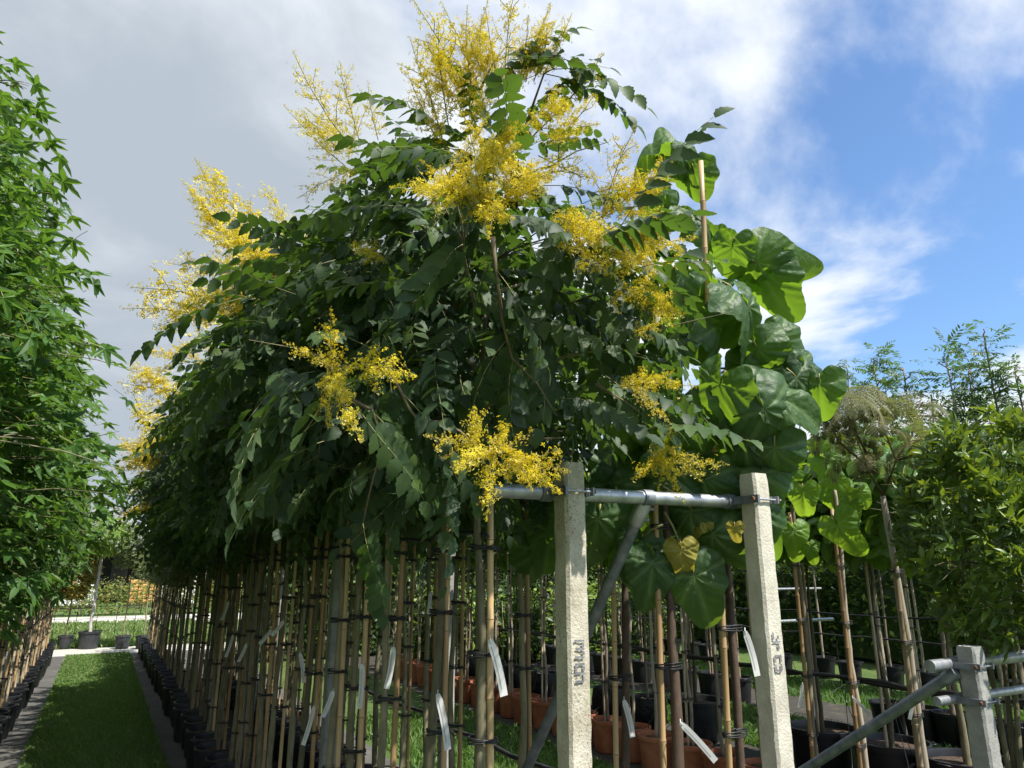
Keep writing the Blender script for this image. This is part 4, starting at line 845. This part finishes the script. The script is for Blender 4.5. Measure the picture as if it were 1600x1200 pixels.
# ------------------------------------------------------------------ terracotta row
OT = 5.30
def slim(b, label, cat_group, rg, zb, zt, R, mat, n, tm='bark_pale', r0=.018, cane=True, cm='cane_pale', czt=2.3, temps=None, scale=(1, 1.5), name='potted_tree', prof=globe, cane_lab=None, nobj=0, lean=(0, 0)):
    e = make_tree(name, label, 'tree', cat_group, b, r0, zb + .35, tm, zb, zt, R, prof, temps or [SMALL[mat]], n, scale, nobj, rg=rg, nlimb=7, wob=.025, lean=lean)
    if cane:
        off = W(rg.uniform(-.03, .03), rg.choice((-1, 1)) * rg.uniform(.03, .045)); cane_thing(b + off + Vector((0, 0, .26)), b + off * .6 + Vector((rg.uniform(-.05, .05), 0, czt)), .0135, cane_lab or 'pale bamboo cane of the ' + label, 'canes ' + cat_group, [.75, 1.2, 1.65, 2.0], -off, cm)
    return e
for i in range(22):
    s = 4.98 + .455 * i; rg = random.Random(900 + i); b = W(s, OT + rg.uniform(-.04, .04))
    slim(b, f'slim tree in terracotta pot, {nth(i)} behind the post 40', 'in the terracotta pots', rg, 2.3, 3.5, .45, 'hedge', 420, cane_lab=f'pale cane in the {nth(i)} terracotta pot behind the post 40')
    add_pot('terracotta', b, f'terracotta pot, {nth(i)} of its row behind the post 40', 'terracotta pots', 'terracotta_pot')
# three front trees of that row: two young empress trees and a bronze silk tree
fy = []
for px, lab in ((1255, 'young empress tree with lime leaves beside post 40'), (1325, 'young empress tree with lime leaves beside the silk tree')):
    s = row_s(px, OT, 1.6); b = W(s, OT); zc = b.y * CP; top = W(s, OT, 2.9)
    e = link('empress_tree', None, None, T(b + Vector((0, 0, .3)))); tag(e, lab, 'tree', 'young empress trees'); rg = random.Random(px)
    link('trunk', trunk_mesh([Vector((rg.uniform(-.02, .02) * (u > 0), 0, 2.4 * u)) for u in (0, .2, .4, .6, .8, 1)], .024, .012, 'bark_pale', rg), e)
    cane_thing(b + W(.0, -.05) + Vector((0, 0, .26)), b + W(0, -.04) + Vector((0, 0, 2.5)), .017, 'bamboo cane of the ' + lab, 'canes of the young empress trees', [.7, 1.15, 1.6, 2.05], -W(0, -.05), 'cane'); add_pot('terracotta', b, 'terracotta pot of the ' + lab, 'terracotta pots', 'terracotta_pot'); fy.append((e, b + Vector((0, 0, .3)), zc))
zy = fy[0][2]
LY = [(1255, 770, zy, .20, -90, 35), (1240, 735, zy, .13, 200, 20), (1290, 720, zy, .20, -70, -15), (1305, 770, zy, .22, -65, -25), (1280, 700, zy, .15, 40, -20), (1240, 830, zy, .20, -85, -30), (1215, 760, zy, .16, -120, 30), (1265, 855, zy, .12, -80, -20)]
big_leaves(fy[0][0], fy[0][1], leaf_spine(fy[0][1], [(fy[0][1] + Vector((0, 0, 2.2)), P(1255, 765, zy)), (fy[0][1] + Vector((0, 0, 2.25)), P(1290, 720, zy)), (fy[0][1] + Vector((0, 0, 2.1)), P(1240, 825, zy))]), LY, [EMP_Y], .135)
zy = fy[1][2]
LY = [(1310, 820, zy, .24, -62, -25), (1300, 745, zy, .15, -40, 20), (1330, 790, zy, .13, -100, 20), (1345, 770, zy, .13, -60, 30)]
big_leaves(fy[1][0], fy[1][1], leaf_spine(fy[1][1], [(fy[1][1] + Vector((0, 0, 2.0)), P(1300, 815, zy)), (fy[1][1] + Vector((0, 0, 2.2)), P(1300, 745, zy))]), LY, [EMP_Y], .135)
s = row_s(1415, OT, 1.6); b = W(s, OT); zs = b.y * CP; st = link('silk_tree', None, None, T(b + Vector((0, 0, .3)))); tag(st, 'silk tree with feathery bronze leaves beside the laurel', 'tree'); org = b + Vector((0, 0, .3)); rg = random.Random(4)
fork = P(1380, 775, zs); link('trunk', trunk_mesh([Vector((0, 0, 0)), (fork - org) * .5 + Vector((.02, 0, 0)), fork - org], .030, .02, 'bark_pale', rg), st)
m = MB(); lf = []
for (x0, y0), (x1, y1), (x2, y2), dz in (((1380, 775), (1360, 740), (1340, 690), 0), ((1380, 775), (1400, 720), (1370, 640), -.1), ((1400, 720), (1425, 680), (1440, 620), .15), ((1370, 740), (1310, 690), (1290, 640), .1), ((1385, 680), (1365, 640), (1345, 610), .2), ((1400, 720), (1430, 710), (1455, 690), -.2), ((1360, 720), (1330, 660), (1310, 625), -.25)):
    a, q, c = P(x0, y0, zs), P(x1, y1, zs + dz * .5), P(x2, y2, zs + dz); m.tube([a - org, q - org, c - org], [.011, .008, .004], 6)
    for k in range(10):
        t = rg.random(); p = q.lerp(c, t * .7 + .4); an = rg.uniform(0, 6.28); d = Vector((math.cos(an), math.sin(an), 0)); lf.append(frame(p, d, Vector((rg.gauss(0, .15), rg.gauss(0, .15), 1)), rg.uniform(.8, 1.25), rg.gauss(0, .25)))
cr = link('crown', m.mesh('silk_limbs', M['twig']), st); leaf_objects('leaf', SILK, lf, cr, org)
cane_thing(b + W(0, -.05) + Vector((0, 0, .26)), P(1388, 812, zs - .03), .021, 'thick weathered cane of the silk tree', 'canes of the silk tree', [1.0, 1.5, 2.0], W(0, .05), 'cane_pale'); add_pot('terracotta', b, 'terracotta pot of the bronze silk tree', 'terracotta pots', 'terracotta_pot')

# ------------------------------------------------------------------ black tubs with catalpas
OB = 6.6
for i, (s, key, r0) in enumerate(((3.92, 'big', .034), (4.62, 'big', .026), (5.35, 'big', .024), (7.2, 'big', .022), (8.1, 'bag', .02), (9.0, 'bag', .02), (9.9, 'bag', .02), (10.8, 'bag', .02), (11.7, 'bag', .02), (12.6, 'bag', .02), (13.5, 'bag', .02))):
    b = W(s, OB + .02 * (i % 2)); rg = random.Random(1000 + i); word = {'big': 'black tub', 'bag': 'black bag'}[key]
    e = make_tree('catalpa_tree', f'mop-headed catalpa in {word}, {nth(i)} behind the short grey post', 'tree', 'catalpas in black tubs', b, r0, 2.7, 'bark', 2.15, 3.32, 1.0 if i < 4 else .8, globe, CAT, 420 if i < 4 else 300, (.9, 1.35), 110 if i in (1, 2, 3) else 0, rg=rg, nlimb=9, style=dict(up=.1, down=.5, shell=.3), wob=.03)
    add_pot(key, b, f'{word} of the {nth(i)} catalpa behind the short grey post', 'tubs of the catalpas')
    if i in (1, 2, 3): cane_thing(b + W(0, -.06) + Vector((0, 0, .3)), b + W(0, -.05) + Vector((0, 0, 2.3)), .015, f'pale cane of the {nth(i)} catalpa behind the short grey post', 'canes of the catalpas', [1.0, 1.6], W(0, .05), 'cane_pale')
# bagged and potted slim trees further right
OC = 9.0
slots = sorted([(row_s(x, OC, 4.0), PO(x, y, OC).z) for x, y in ((1332, 552), (1378, 545), (1420, 556), (1492, 535), (1553, 498), (1592, 560), (1522, 560), (1455, 600))] + [(8.2 + .6 * k, 0) for k in range(14)])
for i, (s, ztop_) in enumerate(slots):
    rg = random.Random(1200 + i); b = W(s, OC); key = 'bag' if i < 5 else 'black'; word = 'bag' if i < 5 else 'pot'
    if ztop_:
        e = make_tree('rowan_tree', f'tall rowan in black {word}, {nth(i)} of the bagged row', 'tree', 'rowans of the bagged row', b, .028, ztop_ - .15, 'bark_pale', 2.1, ztop_, .50, spire, ROWAN, 190, (.9, 1.3), 120, rg=rg, nlimb=18, style=dict(up=.4, down=.3, shell=.7), lift=.8)
    else: slim(b, f'slim dark tree in black {word}, {nth(i)} of the bagged row', 'of the bagged row', rg, 2.0, 3.2, .5, 'hedge', 420, cane=False)
    add_pot(key, b, f'black {word} of the {nth(i)} tree in the bagged row', 'bags and pots of the bagged row')
    cane_thing(b + W(0, .05) + Vector((0, 0, .26)), b + W(0, .04) + Vector((0, 0, 2.2)), .014, f'pale cane of the {nth(i)} tree in the bagged row', 'canes of the bagged row', [.8, 1.3, 1.8], -W(0, .05), 'cane_pale')
OD = 12.3
for i in range(15):
    s = 5.6 + .72 * i; rg = random.Random(1400 + i); b = W(s, OD + rg.uniform(-.2, .2))
    if i in (1, 3, 4, 6): make_tree('rowan_tree', f'tall rowan, {nth(i)} of the row before the hedge', 'tree', 'rowans before the hedge', b, .026, 5.4, 'bark_pale', 2.3, 6.0 + rg.uniform(-.5, .5), .55, cone, ROWAN, 260, (1.1, 1.5), 60, rg=rg, nlimb=14, style=dict(up=.4, down=.3, shell=.6), lift=.8)
    else: slim(b, f'slim tree, {nth(i)} of the row before the hedge', 'before the hedge', rg, 2.1, 3.5, .6, rg.choice(('hedge', 'laurel')), 420, cane=False, scale=(1.2, 1.9))
    add_pot('black', b, f'black pot of the {nth(i)} tree before the hedge', 'pots before the hedge')

# ------------------------------------------------------------------ laurel by the short post
b = PZ(1640, 1330, 0.0); b = W(2.75, 5.15); zl_ = b.y * CP; e = link('laurel_tree', None, None, T(b + Vector((0, 0, .3)))); tag(e, 'multi-stemmed laurel with narrow glossy leaves beside the short grey post', 'tree'); org = b + Vector((0, 0, .3)); rg = random.Random(8)
cc = P(1590, 860, 4.4); Lm = []
for k, (x, y, dz) in enumerate(((1540, 1000, 0), (1580, 980, .1), (1620, 960, -.1), (1560, 940, .2))):
    a = Vector((rg.uniform(-.04, .04), rg.uniform(-.04, .04), 0)); q = P(x, y, zl_ + dz) - org; m = MB(); up2 = q.lerp(cc - org, .6) + Vector((rg.uniform(-.2, .2), rg.uniform(-.2, .2), .25)); m.tube([a, a.lerp(q, .35) + Vector((0, 0, .08)), q, up2], [.02, .018, .014, .006], 8); link('stem', m.mesh('stem', M['bark']), e)
me = limbs((cc.x, cc.y), 1.65, 2.75, .62, globe, 12, .010, rg, 'twig'); me.transform(T(-org)); crn = link('crown', me, e)
Lv = []
for _ in range(560):
    u = rg.random(); th = rg.uniform(0, 6.28); r = .56 * globe(u) * rg.random() ** .33; p = Vector((cc.x + r * math.cos(th), cc.y + r * math.sin(th), 1.55 + 1.28 * u)); o_ = Vector((math.cos(th), math.sin(th), .25 + .8 * u - .2)); Lv.append(frame(p, o_ + Vector((rg.gauss(0, .3), rg.gauss(0, .3), rg.gauss(.2, .25))), Vector((0, 0, 1)), rg.uniform(.85, 1.2), rg.uniform(0, 6)))
Lv.sort(key=lambda m: m.translation.length); leaf_objects('leaf_shoot', LAUREL, [m for m in Lv if in_view(m.translation)][:240], crn, org); k = {id(m) for m in [m for m in Lv if in_view(m.translation)][:240]}
scatter('foliage', LAUREL, [m for m in Lv if id(m) not in k], e, org); add_pot('big', b, 'black tub of the multi-stemmed laurel', 'tubs of the catalpas')

# ------------------------------------------------------------------ hedges behind
def hedge(name, label, s0, s1, o0, o1, z0, h, n, mats, wild=.3, core=True):
    rg = random.Random(len(label)); b = W(s0, o0); e = link(name, None, None, T(b)); tag(e, label, 'hedge', 'hedges')
    m = MB()
    for i in range(int(max(abs(s1 - s0), abs(o1 - o0)) / .6)):
        q = W(rg.uniform(s0, s1), rg.uniform(o0, o1)) - b; m.tube([q, q + Vector((rg.uniform(-.1, .1), rg.uniform(-.1, .1), h * .5)), q + Vector((rg.uniform(-.3, .3), rg.uniform(-.2, .2), h * .9))], [.025, .018, .008], 6)
    link('stems', m.mesh('stems', M['bark']), e)['kind'] = 'stuff'
    lo, hi = (s0, s1), (o0, o1); cv = []; cf = []; nu = 40 if abs(s1 - s0) > 3 or abs(o1 - o0) > 3 else 12; nv = 8
    long_s = abs(s1 - s0) >= abs(o1 - o0)
    for i in range(nu + 1):
        for k in range(nv):
            a = math.pi * (k / (nv - 1)); t = i / nu; cx = -math.cos(a); zz = math.sin(a) ** .7
            w = .30 * (1 + .35 * math.sin(t * 37 + k)); hz = h * .74 * (1 + wild * .5 * math.sin((s0 + (s1 - s0) * t) * 1.7 + o0)) * (1 + rg.uniform(-.08, .08))
            s_, o_ = (s0 + (s1 - s0) * t, (o0 + o1) / 2 + (o1 - o0) * w * cx) if long_s else ((s0 + s1) / 2 + (s1 - s0) * w * cx, o0 + (o1 - o0) * t)
            cv.append(W(s_, o_, z0 + (hz - z0) * zz) - b)
    for i in range(nu):
        for k in range(nv - 1): cf.append((i * nv + k, i * nv + k + 1, (i + 1) * nv + k + 1, (i + 1) * nv + k))
    m = MB(); m.add(cv, cf)
    if core: link('inner_foliage', m.mesh('core', M['hedge'], False), e)
    for j, mt in enumerate(mats):
        Ls = []
        for _ in range(n // len(mats)):
            s, o = rg.uniform(s0, s1), rg.uniform(o0, o1); top = h * (1 + wild * .5 * math.sin(s * 1.7 + o + j) + wild * rg.uniform(-.3, .3)); z = z0 + (top - z0) * rg.random() ** .8
            Ls.append(frame(W(s, o, z), (rg.gauss(0, 1), rg.gauss(0, 1) - .4, rg.gauss(0, .6)), Vector((0, 0, 1)), rg.uniform(1.1, 2.4), rg.uniform(-1, 1)))
        scatter('foliage', [SMALL[mt]], Ls, e, b)
hedge('hedge', 'dark leafy hedge behind the rows of potted trees', 4, 22, 15.0, 16.6, .1, 3.0, 40000, ('hedge', 'hedge', 'laurel'))
hedge('hedge', 'tall dark boundary hedge at the far right', 8, 60, 21, 23.5, .1, 4.2, 22000, ('hedge', 'rowan'))
hedge('hedge', 'dark cross hedge closing the rows of pots', 17.5, 18.9, 3.2, 15, .05, 3.3, 34000, ('hedge', 'laurel', 'hedge'))
hedge('hedge', 'low leafy shrubs in front of the dark cross hedge', 14.6, 15.8, 6.2, 13, .05, 1.5, 9000, ('hedge', 'lime', 'laurel'))
hedge('hedge', 'mixed copper and green hedge beyond the pale road', 39, 40.2, -6, 7, .05, 1.55, 9000, ('lime', 'amber', 'pale_small'), core=False)
hedge('hedge', 'tall green hedge behind the sweetgum row', 8, 30, -4.6, -3.4, .1, 3.4, 14000, ('hedge', 'rowan'))

# ------------------------------------------------------------------ end of the lane
for px, key, R, zt, zb, mat, lab, tm, r0 in ((100, 'small_grey', .5, 2.6, 1.3, 'amber', 'small copper-leaved tree in grey pot at the lane end', 'bark', .02), (137, 'grey', .8, 3.45, 2.5, 'lime', 'white-trunked willow with mop head at the lane end', 'bark_white', .045), (190, 'small_grey', .55, 3.2, 2.1, 'pale_small', 'thin pale tree in grey pot right of the willow', 'bark', .018), (222, 'small_grey', .5, 3.0, 1.8, 'pale_small', 'thin pale tree in grey pot nearest the lane-side row', 'bark', .018)):
    b = PZ(px, 1014, 0); rg = random.Random(px); make_tree('lane_end_tree', lab, 'tree', 'trees at the lane end', b, r0, zb + .3, tm, zb, zt, R, globe, [SMALL[mat]], 1500, (1.3, 2.4), 0, rg=rg, nlimb=9, style=dict(up=.1, down=.7 if mat == 'lime' else .3, shell=.4)); add_pot(key, b, 'grey pot of the ' + lab, 'grey pots at the lane end')
wf = W(24.2, -3.5); e = link('wire_fence', None, None, T(wf)); tag(e, 'thin black wire fence behind the grey pots', 'fence')
for i in range(14):
    o = i * .5; m = MB(); q = W(0, o); m.tube([q, q + Vector((random.uniform(-.05, .05), 0, 1.05 + random.uniform(-.2, .1)))], .008, 5); link('post', m.mesh('fence_post', M['hose']), e)
for z in (.35, .7, 1.0):
    m = MB(); m.tube([W(0, i * .5, z + .04 * math.sin(i * 1.9)) for i in range(14)], .009 if z == 1.0 else .005, 5); link('wire', m.mesh('wire', M['hose']), e)
# farm building
s0, bo = 52.0, W(52.0, -6.0); e = link('farm_building', None, None, T(bo)); tag(e, 'dark open-fronted barn with grey slate roof beyond the road', 'building')
def bx(name, s, o, z, hs, ho, hz, mat, parent=None):
    m = MB(); m.box(W(s, o, z), (ho, hs, hz), (AX_P, AX_R, AX_Z)); return link(name, m.mesh(name, M[mat], False), parent or e)
bx('wall', 6, 12, 1.8, .15, 14, 1.8, 'dark_timber'); bx('wall', 3, -2, 1.8, 3, .15, 1.8, 'dark_timber'); bx('wall', 3, 26, 1.8, 3, .15, 1.8, 'dark_timber')
for k in range(7): bx('column', 0, 1.2 + 3.6 * k, 1.75, .12, .13, 1.75, 'white_paint')
for k in range(10): bx('board', 5.8, .5 + 1.3 * k, 1.7, .04, .5, 1.6, ('dark_timber', 'glassy')[k % 2])
m = MB(); ln = 30; a = [W(-.8, -3, 3.5), W(-.8, 27, 3.5), W(4, 27, 5.9), W(4, -3, 5.9), W(8, -3, 4.0), W(8, 27, 4.0)]; up = Vector((0, 0, .18)); m.add(a + [p + up for p in a], [(6, 7, 8, 9), (9, 8, 11, 10), (0, 3, 2, 1), (3, 4, 5, 2), (0, 1, 7, 6), (4, 10, 11, 5), (0, 6, 9, 3), (3, 9, 10, 4), (1, 2, 8, 7), (2, 5, 11, 8)]); rf = link('roof', m.mesh('roof', M['roof'], False), e)
for k in range(12): 
    m = MB(); p0 = W(-.8, -1.5 + 2.4 * k, 3.70); p1 = W(4, -1.5 + 2.4 * k, 6.10); m.tube([p0, p1], .06, 6); link('batten', m.mesh('batten', M['white_paint']), rf)
def pile(name, label, s, o, w, d, h, mat):
    b = W(s, o); q = link(name, None, None, T(b)); tag(q, label, 'stack', 'stacks before the barn'); rg = random.Random(int(o * 10))
    bx('pallet', 0, 0, .08, d, w, .08, 'dark_timber', q)
    for k in range(int(h / .22)):
        for j in range(3):
            m = MB(); m.box(W(rg.uniform(-.05, .05), (j - 1) * w * .66, .28 + k * .22), (w * .31, d * .9, .10), (AX_P, AX_R, AX_Z)); o_ = link('sack', m.mesh('sack', M[mat], False), q); bm = o_.modifiers.new('bevel', 'BEVEL'); bm.width = .05; bm.segments = 3
pile('sack_stack', 'stack of white sacks before the dark barn', 47, -1.5, 1.3, .6, 1.1, 'white_paint'); pile('sack_stack', 'stack of orange sacks before the dark barn', 49.5, 2.2, .75, .6, 1.4, 'orange'); pile('sack_stack', 'low stack of white sacks beside the orange ones', 46.5, 3.9, 1.0, .6, 1.7, 'white_paint')

# ------------------------------------------------------------------ paper labels
for k, (x, y, x1, y1, o, lab) in enumerate(((766, 998, 786, 1074, OK1, 'long white label on the golden rain trunk nearest post 39'), (684, 1082, 700, 1155, OK1, 'long white label low on the second golden rain trunk'), (615, 1010, 607, 1066, OK1, 'white label slanting on the third lane-side cane'), (566, 1036, 565, 1096, OK1, 'white label hanging straight on the fourth lane-side trunk'), (491, 1102, 479, 1152, OK1, 'white label low on the sixth lane-side cane'),
        (469, 1020, 477, 1060, OK1, 'white label on the seventh lane-side trunk'), (521, 1078, 508, 1112, OK1, 'short slanting label low on the fifth lane-side trunk'), (443, 970, 428, 990, OK1, 'label sticking out from the eighth lane-side trunk'), (424, 984, 409, 1003, OK1, 'label sticking out from the ninth lane-side trunk'), (385, 1006, 376, 1030, OK1, 'small label slanting on the eleventh lane-side trunk'), (364, 992, 357, 1022, OK1, 'small label hanging on the twelfth lane-side trunk'), (357, 940, 350, 966, OK1, 'small label high on the thirteenth lane-side trunk'),
        (1164, 985, 1176, 1046, 2.45, 'white label hanging beside post 40'), (975, 1092, 985, 1140, 2.20, 'white label on the slim empress trunk'), (1063, 1127, 1108, 1174, 2.25, 'curled white label on the thick brown empress trunk'), (672, 926, 670, 956, 2.05, 'shaded label on an inner golden rain trunk'),
        (1254, 1068, 1246, 1100, OT - .1, 'curled label on the young empress tree beside post 40'), (1332, 1089, 1352, 1110, OT - .1, 'slanting label on the young empress tree beside the silk tree'), (1427, 1086, 1418, 1118, OT - .1, 'white label on the silk tree trunk'))):
    a = PO(x, y, o - .03 if o < 3 else o); b = PO(x1, y1, o - .03 if o < 3 else o); d = b - a; L = d.length; ang = math.atan2((x1 - x), (y1 - y)); zc = a.y
    plant_label(a, ang, math.hypot(x1 - x, y1 - y) / F_PX * zc, lab, .008, .026)
